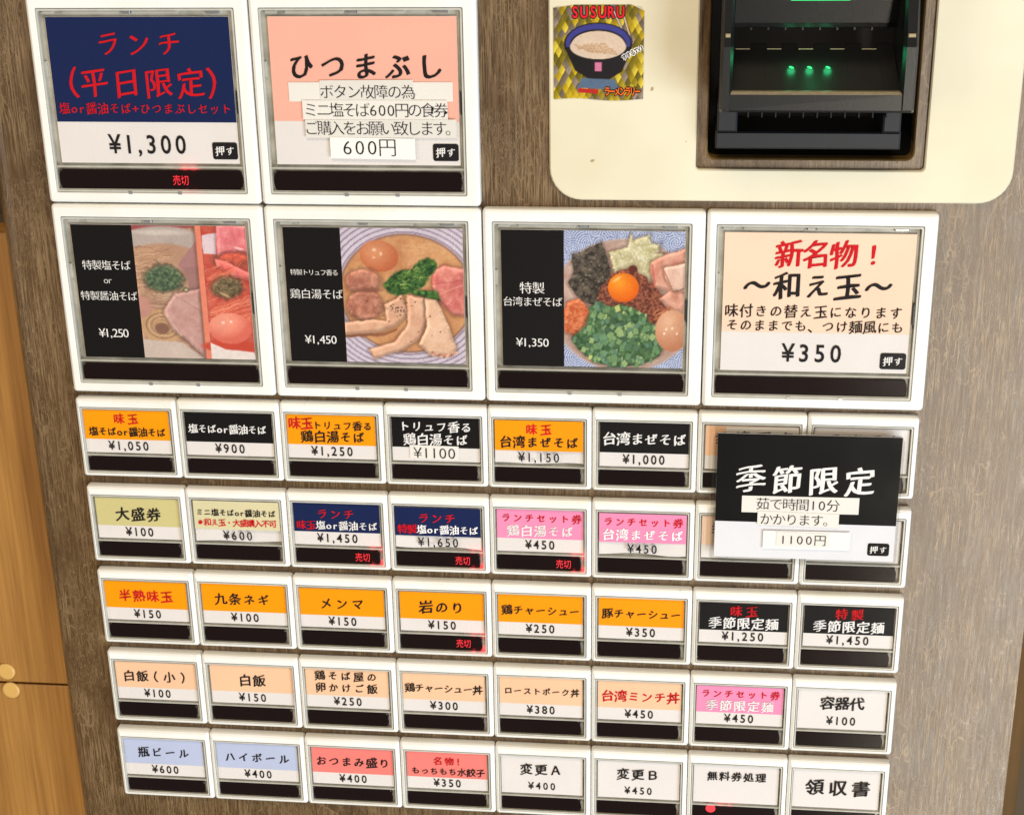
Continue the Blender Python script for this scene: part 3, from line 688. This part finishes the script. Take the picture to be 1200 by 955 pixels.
def photo_mazesoba(bt, fr, w):
    rs = random.Random(14); p = Pic(760, 865, 155, 170, (206, 212, 232)); X = p.X; Y = p.Y
    # blue arabesque rim: whorls of fine arcs
    acc = np.zeros(X.shape); best = np.full(X.shape, 1e9)
    for k in range(46):
        cx = rs.uniform(-20, 780); cy = rs.choice([rs.uniform(-20, 200), rs.uniform(-20, 200), rs.uniform(620, 880)]); dd = np.hypot(X-cx, Y-cy); an = np.arctan2(Y-cy, X-cx)
        sel = dd < best; best = np.where(sel, dd, best); acc = np.where(sel, np.sin(dd*.42+an*3), acc)
    p.blend(np.clip(acc*2+.5, 0, 1)*.8*(.6+.4*fbm(X, Y, 1/25, 77)), (72, 90, 152))
    d = np.sqrt(((X-385)/475)**2+((Y-470)/425)**2); p.blend(np.clip((1.0-d)*60, 0, 1), (206, 176, 160)); p.blend(np.clip((.985-d)*60, 0, 1), (188, 158, 146)); p.tex(np.clip((.96-d)*30, 0, 1), (182, 142, 128), (212, 184, 170), 1/70, 50)
    m = p.poly([(280, 130), (400, 95), (415, 10), (440, 60), (540, 20), (545, 80), (610, 75), (590, 130), (640, 150), (560, 240), (555, 330), (470, 290), (320, 260)], ret=True, warp=1); p.tex(m, (184, 170, 122), (226, 216, 178), 1/30, 4, 2)
    for k in range(130):
        x = rs.gauss(460, 90); y = rs.gauss(150, 62); a = rs.gauss(.9, .8); L = rs.uniform(20, 60); p.line(x, y, x+L*math.cos(a), y+L*math.sin(a), rs.uniform(1.5, 3.2), rs.choice([(236, 228, 196), (206, 196, 146), (170, 152, 108), (242, 238, 214), (190, 186, 120)]), .75, m, .8)
    m = p.poly([(215, 350), (300, 260), (430, 215), (560, 330), (620, 400), (680, 500), (560, 590), (440, 560), (200, 500)], ret=True, warp=1); p.tex(m, (84, 38, 28), (166, 92, 66), 1/11, 6, 2.8)
    m = p.poly([(50, 150), (120, 130), (235, 70), (300, 235), (290, 290), (235, 340), (205, 420), (195, 470), (110, 440), (25, 330), (60, 260)], ret=True, warp=.7); p.tex(m, (44, 38, 32), (112, 98, 84), 1/24, 8, 2.2)
    for k in range(70): p.ell(rs.uniform(40, 290), rs.uniform(120, 450), rs.uniform(2, 5), rs.uniform(2, 4), (150, 138, 118), 3)
    p.ell(437, 235, 28, 24, (96, 38, 30), 6)
    m = p.ell(377, 352, 98, 92, None, 4, ret=True); t = np.clip(np.hypot((X-350)/140, (Y-320)/130), 0, 1)[..., None]; p.blend(m, np.array((255, 156, 34.))*(1-t)+np.array((232, 92, 8.))*t); p.ell(335, 300, 30, 9, (255, 196, 110), 8, -35)
    m = p.poly([(545, 190), (640, 140), (770, 100), (770, 500), (690, 500), (600, 420), (660, 375), (575, 350), (545, 260)], ret=True); p.tex(m, (206, 134, 112), (232, 172, 148), 1/50, 10, 2)
    p.tex(p.poly([(625, 225), (770, 190), (770, 370), (690, 370), (645, 300)], ret=True), (226, 176, 154), (240, 200, 180), 1/50, 12); p.line(625, 225, 690, 370, 4, (176, 104, 84), .8); p.line(690, 372, 770, 352, 4, (134, 84, 66), .8); p.line(600, 420, 690, 500, 4, (180, 120, 96), .7); p.line(555, 210, 575, 345, 8, (196, 98, 82), .7)
    m = p.poly([(15, 450), (90, 425), (140, 470), (165, 530), (130, 600), (60, 670), (0, 640), (0, 500)], ret=True, warp=1); p.tex(m, (196, 84, 44), (232, 140, 92), 1/14, 14, 2)
    for k in range(60): x = rs.uniform(0, 130); y = rs.uniform(440, 650); p.line(x, y, x+rs.uniform(-30, 30), y+rs.uniform(-30, 30), 2, rs.choice([(244, 158, 108), (190, 76, 40)]), .7, m)
    for k in range(24): x = rs.uniform(560, 650); y = rs.uniform(500, 560); p.line(x, y, x+40, y-rs.uniform(10, 40), 3, rs.choice([(222, 140, 96), (186, 100, 66)]), .8)
    reg = p.poly([(165, 480), (215, 450), (300, 480), (360, 455), (420, 470), (520, 530), (600, 640), (650, 720), (600, 800), (480, 850), (330, 868), (180, 830), (60, 720), (40, 680), (140, 600)], ret=True, warp=.8)
    p.tex(reg, (42, 76, 44), (92, 124, 78), 1/22, 16, 2)
    for k in range(330):
        x = rs.uniform(40, 660); y = rs.uniform(450, 860); r_ = rs.uniform(12, 34); a = rs.uniform(0, 1.6); asp = rs.uniform(.5, 1)
        if reg[min(int(y/865*169), 169), min(int(x/760*154), 154)] < .5: continue
        q = [(x+r_*math.cos(a+b)*(1 if i % 2 else asp), y+r_*math.sin(a+b)) for i, b in enumerate((0, 1.4, 3.1, 4.6))]
        c = rs.choice([(104, 144, 96), (80, 116, 82), (130, 162, 106), (110, 148, 112), (68, 98, 74), (156, 180, 118), (96, 134, 108), (112, 146, 96)] + ([(196, 206, 120)] if k % 3 == 0 else []))
        mm = p.poly(q, soft=3, warp=.1, ret=True); p.blend(mm*.35, (40, 70, 44)); q2 = [(x+(a_-x)*.88, y+(b_-y)*.88) for a_, b_ in q]; p.poly(q2, c, 3, .1)
    m = p.ell(690, 622, 108, 134, None, 5, ret=True); t = np.clip(np.hypot((X-660)/150, (Y-560)/180), 0, 1)[..., None]; p.blend(m, np.array((238, 186, 150.))*(1-t)+np.array((196, 126, 90.))*t)
    for q in ((652, 612), (690, 606), (720, 640), (640, 640)): p.ell(q[0], q[1], 7, 8, (252, 226, 200), 4)
    u0, v1, W, H = fr; p.I = p.I*.94+8; p.mesh('printed_photo', bt, u0+.345*W, u0+W-.002, v1-H+.004, v1-.002, w, PHOTO)

# ---------------------------------------------------------------- what each button says
def pr(txt, yc=.825, sz=.098, x=None):
    T = sum(weight(c) for c in txt); hw = T*.118/.852*.5/.68*.72
    return (txt, .5-hw*.9, .5+hw*.9, yc, sz*1.32, K, 'price')
def t1(txt, sz=.15, yc=.34, mi=K, x=None, st='brushb', cl=None):
    T = sum(weight(c) for c in txt)
    if x is None: hw = min(.47, T*sz*.62/.852); x = (.5-hw, .5+hw)
    return (txt, x[0], x[1], yc, sz, mi, st, cl)
def two(a, b, price, ca=RD, cb=K, sa=.112, sb=.12, xa=None, xb=(.05, .95), ya=.20, yb=.505, cla=None, clb=None):
    return [t1(a, sa, ya, ca, xa, cl=cla), t1(b, sb, yb, cb, xb, cl=clb), pr(price)]
SMALL = {
 'C': [dict(band='orange', text=two('味玉', '塩そばor醤油そば', '¥1,050', sb=.10), lab='orange button reading 1,050 yen, leftmost of the upper small row'),
       dict(band='black', text=[t1('塩そばor醤油そば', .10, .38, WH, (.04, .93)), pr('¥900')], lab='black button reading 900 yen in the upper small row'),
       dict(band='orange', text=[t1('味玉', .13, .20, RD, (.02, .30)), t1('トリュフ香る', .10, .24, K, (.29, .97)), t1('鶏白湯そば', .125, .50, K, (.15, .88)), pr('¥1,250')], lab='orange button reading 1,250 yen'),
       dict(band='black', text=[t1('トリュフ香る', .118, .21, WH, (.08, .92)), t1('鶏白湯そば', .125, .50, WH, (.13, .87))], strips=[(.20, .76, .635, .955, [('¥1100', .24, .73, .80, .155, 'mincho')])], lab='black button with a white 1100 yen paper strip stuck on'),
       dict(band='orange', text=two('味玉', '台湾まぜそば', '¥1,150', sb=.125, yb=.49), lab='orange button reading 1,150 yen', curl=1.2),
       dict(band='black', text=[t1('台湾まぜそば', .135, .37, WH, (.03, .97)), pr('¥1,000')], lab='black button reading 1,000 yen'),
       dict(band='peach', text=[t1('季節限定', .14, .30, K, (.08, .95))], strips=[(.22, 1.0, .02, .98, [('節限定', .28, .98, .27, .14, 'brushb')])], lab='small button half hidden behind the left of the seasonal notice, upper row'),
       dict(band='white', text=[t1('季節限定', .14, .30, K, (.10, .95))], lab='small button half hidden behind the right of the seasonal notice, upper row')],
 'D': [dict(band='khaki', text=[t1('大盛券', .15, .40, K, (.22, .78)), pr('¥100')], lab='khaki button reading 100 yen'),
       dict(band='palekhaki', text=[t1('ミニ塩そばor醤油そば', .082, .28, K, (.03, .96)), t1('※和え玉・大盛購入不可', .082, .52, RD, (.03, .96)), pr('¥600')], lab='pale khaki button reading 600 yen with a line of red lettering', curl=.4),
       dict(band='navy', text=[t1('ランチ', .12, .25, RD, (.26, .72)), t1('味玉塩or醤油そば', .10, .525, WH, (.03, .97), cl=[RD, RD, WH, WH, WH, WH, WH, WH, WH])[:8], pr('¥1,450')], sold=.79, lab='navy button reading 1,450 yen with its red sold-out light on'),
       dict(band='navy', text=[t1('ランチ', .12, .25, RD, (.26, .72)), t1('特製塩or醤油そば', .10, .525, WH, (.03, .97), cl=[RD, RD, WH, WH, WH, WH, WH, WH, WH])[:8], pr('¥1,650')], sold=.79, lab='navy button reading 1,650 yen with its red sold-out light on', curl=2.1),
       dict(band='pink', text=[t1('ランチセット券', .10, .20, RD, (.04, .99)), t1('鶏白湯そば', .125, .50, WH, (.11, .89)), pr('¥450')], sold=.79, lab='pink button reading 450 yen with its red sold-out light on'),
       dict(band='pink', text=[t1('ランチセット券', .10, .20, RD, (.04, .97)), t1('台湾まぜそば', .125, .50, WH, (.03, .97)), pr('¥450')], lab='pink button reading 450 yen, left of the seasonal notice', curl=3.),
       dict(band='peach2', text=[t1('季節限定', .14, .30, K, (.08, .95))], strips=[(.30, 1.0, .02, .98, [])], lab='small button behind the lower left of the seasonal notice'),
       dict(band='white', text=[], lab='small button behind the lower right of the seasonal notice')],
 'E': [dict(band='orange', text=[t1('半熟味玉', .135, .37, RD, (.16, .84)), pr('¥150')], lab='orange button reading 150 yen in red and black, leftmost of its row'),
       dict(band='orange', text=[t1('九条ネギ', .135, .38, K, (.14, .82)), pr('¥100')], lab='orange button reading 100 yen'),
       dict(band='orange', text=[t1('メンマ', .14, .38, K, (.22, .78)), pr('¥150')], lab='orange button reading 150 yen between two other orange buttons'),
       dict(band='orange', text=[t1('岩のり', .15, .38, K, (.22, .78)), pr('¥150')], sold=.77, lab='orange button reading 150 yen with its red sold-out light on'),
       dict(band='orange', text=[t1('鶏チャーシュー', .115, .38, K, (.04, .97)), pr('¥250')], lab='orange button reading 250 yen'),
       dict(band='orange', text=[t1('豚チャーシュー', .115, .38, K, (.04, .97)), pr('¥350')], lab='orange button reading 350 yen'),
       dict(band='black', text=two('味玉', '季節限定麺', '¥1,250', RD, WH, sa=.12, sb=.13, xb=(.10, .90), ya=.20, yb=.50), lab='black button reading 1,250 yen in red and white'),
       dict(band='black', text=two('特製', '季節限定麺', '¥1,450', RD, WH, sa=.12, sb=.13, xb=(.10, .90), ya=.20, yb=.50), lab='black button reading 1,450 yen, rightmost of its row')],
 'F': [dict(band='peach', text=[t1('白飯（小）', .13, .38, K, (.08, .92)), pr('¥100')], lab='peach button reading 100 yen'),
       dict(band='peach', text=[t1('白飯', .14, .38, K, (.34, .68)), pr('¥150')], lab='peach button reading 150 yen'),
       dict(band='peach', text=[t1('鶏そば屋の', .115, .17, K, (.10, .88)), t1('卵かけご飯', .115, .48, K, (.10, .88)), pr('¥250')], lab='peach button reading 250 yen with two lines of text'),
       dict(band='peach', text=[t1('鶏チャーシュー丼', .11, .38, K, (.03, .97)), pr('¥300')], lab='peach button reading 300 yen'),
       dict(band='peach', text=[t1('ローストポーク丼', .095, .36, K, (.05, .97)), pr('¥380')], lab='peach button reading 380 yen'),
       dict(band='peach', text=[t1('台湾ミンチ丼', .135, .38, RD, (.04, .98)), pr('¥450')], lab='peach button reading 450 yen in red lettering'),
       dict(band='pink', text=[t1('ランチセット券', .10, .20, RD, (.04, .97)), t1('季節限定麺', .125, .50, WH, (.10, .90)), pr('¥450')], lab='pink button reading 450 yen in the second row from the bottom'),
       dict(band=None, text=[t1('容器代', .15, .34, K, (.25, .75)), pr('¥100', .78)], lab='plain white button reading 100 yen')],
 'G': [dict(band='blue', text=[t1('瓶ビール', .13, .36, K, (.16, .84)), pr('¥600')], lab='pale blue button reading 600 yen'),
       dict(band='blue', text=[t1('ハイボール', .13, .38, K, (.08, .92)), pr('¥400')], lab='pale blue button reading 400 yen'),
       dict(band='salmon', text=[t1('おつまみ盛り', .13, .37, K, (.04, .97)), pr('¥400')], lab='salmon pink button reading 400 yen'),
       dict(band='salmon', text=[t1('名物！', .10, .24, RD, (.32, .68)), t1('もっちもち水餃子', .10, .52, K, (.05, .97)), pr('¥350')], lab='salmon pink button reading 350 yen'),
       dict(band=None, text=[t1('変更Ａ', .135, .34, K, (.22, .76)), pr('¥400', .78, .09)], lab='plain white button reading 400 yen'),
       dict(band=None, text=[t1('変更Ｂ', .135, .34, K, (.22, .76)), pr('¥450', .78, .09)], lab='plain white button reading 450 yen'),
       dict(band=None, text=[t1('無料券処理', .11, .28, K, (.15, .86))], sold=.22, dot=True, lab='plain white button with a round red light in its bar'),
       dict(band=None, text=[t1('領収書', .19, .46, K, (.12, .92))], lab='plain white button with three large characters, bottom right')],
}
def T(txt, x0, x1, yc, sz, mi=K, st='brushb', cl=None): return (txt, x0, x1, yc, sz, mi, st, cl)
LARGE = [
 (0, 1.996, .012, 1.872, dict(band='navy', split=.713, push=True, sold=.665, text=[T('ランチ', .25, .75, .18, .25, RD, 'brush'), T('（', .06, .18, .445, .28, RD, 'brush'), T('平日限定', .145, .855, .445, .265, RD, 'brush'), T('）', .82, .94, .445, .28, RD, 'brush'), T('塩or醤油そば+ひつまぶしセット', .02, .98, .62, .108, RD, 'brush'), T('¥1,300', .27, .72, .865, .235, K, 'price')]),
  'large navy button reading 1,300 yen with its red sold-out light on'),
 (2.004, 4.0, .012, 1.872, dict(band='coral', split=.70, push=True, text=[T('ひつまぶし', .08, .94, .33, .265, K)], strips=[
     (.09, .97, .435, .565, []), (.26, .76, .42, .565, [('ボタン故障の為', .26, .77, .50, .135, 'mincho')]), (.16, .94, .555, .685, [('ミニ塩そば600円の食券', .17, .94, .622, .14, 'mincho')]),
     (.17, .985, .685, .81, [('ご購入をお願い致します。', .17, 1.0, .745, .14, 'mincho')]), (.30, .76, .81, .955, [('600円', .36, .66, .875, .18, 'mincho')])]),
  'large salmon button covered with white paper strips reading 600 yen'),
 (0, 1.996, -1.851, -.004, dict(band='black', split=1.0, photo=photo_salt, text=[T('特製塩そば', .045, .325, .30, .100, WH, 'serifb'), T('or', .16, .21, .41, .09, WH, 'mincho'), T('特製醤油そば', .015, .345, .53, .097, WH, 'serifb'), T('¥1,250', .10, .27, .81, .12, WH, 'serifb')]),
  'large black button picturing two noodle bowls, 1,250 yen'),
 (2.004, 4.0, -1.851, -.004, dict(band='black', split=1.0, photo=photo_truffle, text=[T('特製トリュフ香る', .03, .30, .33, .062, WH, 'serifb'), T('鶏白湯そば', .02, .32, .49, .103, WH, 'serifb'), T('¥1,450', .09, .27, .83, .115, WH, 'serifb')]),
  'large black button picturing noodle soup with spinach and sliced chicken, 1,450 yen'),
 (4.008, 6.004, -1.851, -.004, dict(band='black', split=1.0, photo=photo_mazesoba, text=[T('特製', .10, .24, .42, .12, WH, 'serifb'), T('台湾まぜそば', .008, .335, .52, .096, WH, 'serifb'), T('¥1,350', .08, .26, .82, .115, WH, 'serifb')]),
  'large black button picturing a bowl with egg yolk and green onions, 1,350 yen'),
 (6.012, 8.02, -1.851, -.004, dict(band='peach2', split=.713, push=True, text=[T('新名物', .27, .70, .15, .255, RD), T('！', .72, .84, .15, .22, RD), T('～和え玉～', .10, .90, .375, .255, K), T('味付きの替え玉になります', .01, .96, .56, .13, K, 'brush'), T('そのままでも、つけ麺風にも', .02, .97, .665, .125, K, 'brush'), T('¥350', .32, .66, .86, .235, K, 'price')]),
  'large peach button with a red first line, reading 350 yen'),
]
for st, tl in [(t[6], t[0]) for r in SMALL.values() for d in r for t in d['text']] + [(t[6], t[0]) for L in LARGE for t in L[4]['text']]: want(tl, st)
for d in [d for r in SMALL.values() for d in r] + [L[4] for L in LARGE]:
    for s_ in d.get('strips', []):
        for t in s_[4]: want(t[0], t[5])
want('押す', 'brushb'); want('売切', 'led'); want('季節限定', 'brushb'); want('茹で時間10分かかります。1100円', 'mincho'); want('SUSURU', 'bold'); want('すするTV!', 'bold'); want('ラーメンラリー', 'bold')
bake_glyphs()
for (u0, u1, v0, v1, sp, lab) in LARGE: button(u0, u1, v0, v1, True, sp, lab)
for r, specs in SMALL.items():
    for i, sp in enumerate(specs): button(CB[i], CB[i+1], ROWT[r][1], ROWT[r][0], False, sp, sp['lab'])

# ---------------------------------------------------------------- seasonal notice over four buttons
def notice():
    root = empty('seasonal_notice', 'laminated black and white seasonal notice card taped over four small buttons', 'notice card')
    u0, u1, v1, v0 = 6.172, 7.850, -2.086, -3.355; W = u1-u0; H = v1-v0; w = .060
    root.location = (0, 0, 0)
    cb = MB()
    cb.box(u0, u1, v0, v1, w-.010, w, 0)
    sp = v1-.705*H
    cb.add([(u0, sp, w+.002), (u1, sp, w+.002), (u1, v1, w+.002), (u0, v1, w+.002)], [(0, 1, 2, 3)], 1)
    fr = (u0, v1, W, H)
    put_text(cb, fr, '季節限定', .09, .885, .355, .285, 2, 'brushb', w+.006)
    pu, pv = u1-.145, v0+.125
    cb.add(rrect(pu-.10, pu+.10, pv-.065, pv+.065, .022, w+.004), [tuple(range(20))], 1)
    put_text(cb, (pu-.1, pv+.065, .2, .13), '押す', .08, .92, .5, .078, 2, 'brushb', w+.007)
    cb.build('printed_card', [paper('notice', (240, 238, 242)), plain('notice_black', (12, 12, 13), .4, var=.3, scale=25, k=.8, spec=.06), ink('white', (250, 246, 244))], root)
    for k, (x0, x1, y0, y1, txt, tx0, tx1, yc, sz) in enumerate([(.145, .79, .488, .622, '茹で時間10分', .225, .685, .553, .135), (.235, .685, .615, .728, 'かかります。', .25, .67, .675, .13),
                                                              (.27, .755, .765, .915, '', 0, 1, 0, 0), (.345, .64, .775, .89, '1100円', .36, .625, .835, .125)]):
        sb = MB(); ww = w+.008+.004*k; d = (.004, -.006, .003, -.003)[k]
        pts = [(u0+x0*W, v1-y1*H-d), (u0+x1*W, v1-y1*H+d), (u0+x1*W, v1-y0*H+d), (u0+x0*W, v1-y0*H-d)]
        sb.loft([[(a, b, ww-.003) for a, b in pts], [(a, b, ww) for a, b in pts]], 0, False, True)
        if txt: put_text(sb, fr, txt, tx0, tx1, yc, sz, 1, 'mincho', ww+.003)
        sb.build('paper_strip', [paper('strip0' if k != 2 else 'strip2', (248, 247, 246)), INKS[1]], root)
    pm = MB(); pm.loft([rrect(u0-.045, u1+.02, v0-.05, v1+.012, .06, w-.014, 5), rrect(u0-.045, u1+.02, v0-.05, v1+.012, .06, w-.011, 5)], 0, True, True)
    pm.add(rrect(u0-.045, u1+.02, v0-.05, v1+.012, .06, w+.026, 5), [tuple(range(24))], 0)
    root['kind'] = 'thing'
    pm.loft([rrect(u0-.045, u1+.02, v0-.05, v1+.012, .06, w-.011, 5), rrect(u0-.045, u1+.02, v0-.05, v1+.012, .06, w+.026, 5)], 1)
    pm.build('laminate_pouch', [CLEAR, CLEAR], root)
    tp = MB()
    for uu in (u0+.35, u1-.35): tp.box(uu-.12, uu+.12, v0+.1, v1-.1, .006, w-.016, 0)
    tp.build('tape_pad', paper('tape', (225, 220, 205)), root)
notice()

# ---------------------------------------------------------------- gold foil sticker (its character drawing is replaced by a plain bowl)
def sticker():
    root = empty('gold_foil_sticker', 'small square gold foil sticker with red lettering on the cream plate', 'sticker')
    rs = random.Random(4); p = Pic(840, 860, 130, 135, (150, 130, 20)); X, Y = p.X, p.Y
    a = ((X+Y*.55)//62).astype(int); b = ((X-Y*.55+900)//62).astype(int); h = (np.sin(a*12.9898+b*78.233)*43758.5453) % 1
    pal = np.array([(176, 150, 10), (120, 104, 22), (214, 178, 20), (128, 112, 92), (160, 140, 126), (236, 206, 60), (140, 122, 14)], float)
    p.I = pal[(h*7).astype(int)]; fx = ((X+Y*.55) % 62)/62; p.I = p.I*(.82+.3*fx[..., None])
    for k in range(26): x = rs.uniform(20, 820); y = rs.uniform(20, 840); p.line(x, y, x+rs.choice([-16, 16]), y+46, 2, (246, 216, 150), .6, None, 0)
    # plain bowl picture in the sticker's colours
    O = (28, 22, 26)
    p.line(560, 60, 690, 330, 12, O, 1, None, 0); p.line(560, 60, 690, 330, 7, (238, 208, 182), 1, None, 0); p.line(640, 60, 725, 330, 12, O, 1, None, 0); p.line(640, 60, 725, 330, 7, (238, 208, 182), 1, None, 0)
    p.ell(415, 350, 318, 190, O, 6); p.ell(415, 346, 302, 176, (66, 66, 150), 5); p.ell(415, 362, 262, 142, O, 5); p.ell(415, 366, 250, 130, (240, 212, 186), 5)
    for k in range(10): p.line(190+k*9, 330+k*13, 470+k*8, 300+k*15, 4, (206, 160, 116), .9, None, 2.2)
    p.poly([(470, 300), (560, 290), (590, 350), (500, 370)], (222, 70, 96), 5, .6); p.poly([(250, 290), (340, 280), (330, 330), (260, 340)], (66, 96, 60), 5, .6)
    p.poly([(100, 380), (735, 380), (640, 600), (520, 670), (320, 670), (200, 600)], O, 6, .1); p.ell(415, 380, 262, 112, (240, 212, 186), 5)
    for k in range(8): p.line(190+k*22, 372+k*9, 480+k*16, 350+k*14, 4, (206, 160, 116), .9, None, 2.2)
    p.poly([(385, 520), (450, 520), (450, 600), (385, 600)], (232, 130, 170), 5, 0)
    p.poly([(260, 668), (575, 668), (610, 760), (225, 760)], (96, 118, 146), 5, .2); p.poly([(230, 765), (420, 765), (420, 805), (230, 805)], (206, 40, 36), 5, 0)
    u0, u1, v1, v0 = 4.658, 5.430, 1.785, .958
    o = p.mesh('foil_print', root, u0, u1, v0, v1, -.0435, FOIL)
    me = o.data; cu, cv = (u0+u1)/2, (v0+v1)/2
    # worn outline: clipped corners
    for vx in me.vertices:
        u = vx.co.x/S; v = (vx.co.z-BASE)/S; x = (u-u0)/(u1-u0); y = (v1-v)/(v1-v0)
        dv = 0
        if y < .5: dv = -(.02+.03*max(0, .25-x)/.25 + .06*max(0, x-.86)/.14)*(1-y*2)
        if y > .5: dv = (.012+.012*math.sin(x*7))*(y*2-1)
        vx.co.z += dv*(v1-v0)*S
    f2 = MB(); fr = (u0, v1, u1-u0, v1-v0)
    for (txt, x0, x1, yc, sz, sx, c0, c1, rot) in (('SUSURU', .19, .79, .09, .135, .78, 1, 0, 0), ('ラーメンラリー', .57, .97, .905, .085, .62, 1, 3, 0)):
        for dx, dy in ((-.009, 0), (.009, 0), (0, .009), (0, -.009), (.007, .007), (-.007, -.007)): put_text(f2, (u0+dx, v1+dy, u1-u0, v1-v0), txt, x0, x1, yc, sz, c0, 'bold', -.0425+dx*.02+dy*.03, sx)
        put_text(f2, fr, txt, x0, x1, yc, sz, c1, 'bold', -.0412, sx)
    k = len(f2.v)
    f3 = MB(); 
    for dx, dy in ((-.009, 0), (.009, 0), (0, .009), (0, -.009)): put_text(f3, (dx, dy, .20, .1), 'すするTV!', 0, 1, .5, .05, 2, 'bold', -.0425+dx*.02+dy*.03, .8)
    put_text(f3, (0, 0, .20, .1), 'すするTV!', 0, 1, .5, .05, 1, 'bold', -.0412, .8)
    ca, sa = math.cos(.5), math.sin(.5)
    f2.add([(5.225+x*ca-y*sa, 1.365+x*sa+y*ca, w) for x, y, w in f3.v], f3.f, 0); f2.m[-len(f3.m):] = f3.m
    f2.build('foil_lettering', [ink('sticker_red', (226, 28, 40)), INKS[1], INKS[3], ink('sticker_orange', (250, 110, 20))], root)
    bk = MB(); bk.loft([rrect(u0+.01, u1-.01, v0+.02, v1-.03, .03, -.0498), rrect(u0+.01, u1-.01, v0+.02, v1-.03, .03, -.045)], 0, False, True)
    bk.build('sticker_backing', paper('backing', (210, 200, 170)), root)
sticker()

# ---------------------------------------------------------------- oak partition on the left
def partition():
    root = empty('oak_partition', 'light oak veneer partition with round cover caps at the left of the machine', 'partition')
    root['kind'] = 'thing'
    sl = -5.455
    a = MB(); a.box(-5.0, -.60, sl+.012, -.425, -.9, -.50, 0, .015); a.build('oak_board', OAK, root)
    b = MB(); b.box(-5.0, -.60, -12, sl-.022, -.9, -.515, 0, .01); b.build('oak_board', OAK, root)
    g = MB(); g.box(-5.0, -.62, sl-.03, sl+.02, -.9, -.60, 0); g.build('joint_strip', plain('joint_dark', (70, 42, 20), .7), root)
    for (u, v, w) in ((-1.352, -5.305, -.5), (-1.338, -5.548, -.515)):
        c = MB(); def_r = .098
        def ci(r, ww): return [(u+r*math.cos(q*math.pi/14), v+r*math.sin(q*math.pi/14), w+ww) for q in range(28)]
        c.loft([ci(def_r, 0), ci(def_r, .012), ci(def_r-.010, .020), ci(def_r-.03, .022)], 0, False, True, True); c.build('cover_cap', plain('cap_beige', (214, 168, 92), .4, var=.05), root)
    d = MB(); d.box(-5, -.75, -.42, 4, -1.6, -1.2, 0)
    d.build('upper_panel', plain('dark_timber', (74, 52, 24), .6, var=.3, scale=30), root)
partition()

# ---------------------------------------------------------------- behind, on the right
def cloth():
    c = MB(); n = 16
    loops = []
    for k in range(15):
        t = k/14; v = -6.42+3.0*t; r = .28*math.sin(min(1, t*9+.15)*math.pi/2)*(1-.55*t)+.02
        loops.append([(9.80+.03*math.sin(t*6)+r*math.cos(q*2*math.pi/n)*(1+.18*math.sin(3*q*2*math.pi/n+t*5)), v, -.62+r*.8*math.sin(q*2*math.pi/n)) for q in range(n)])
    c.loft(loops, 0, True, True, True)
    tag(c.build('hanging_cloth', plain('beige_cloth', (196, 170, 120), .8, var=.12, scale=50)), 'pale beige cloth hanging in the gap right of the machine, lower right corner', 'cloth')
cloth()
bw = MB(); bw.box(-12, 22, -14, 10, -9.4, -9.2, 0)
tag(bw.build('back_wall', plain('wall_brown', (84, 66, 40), .8, var=.1, scale=8)), kind='structure')
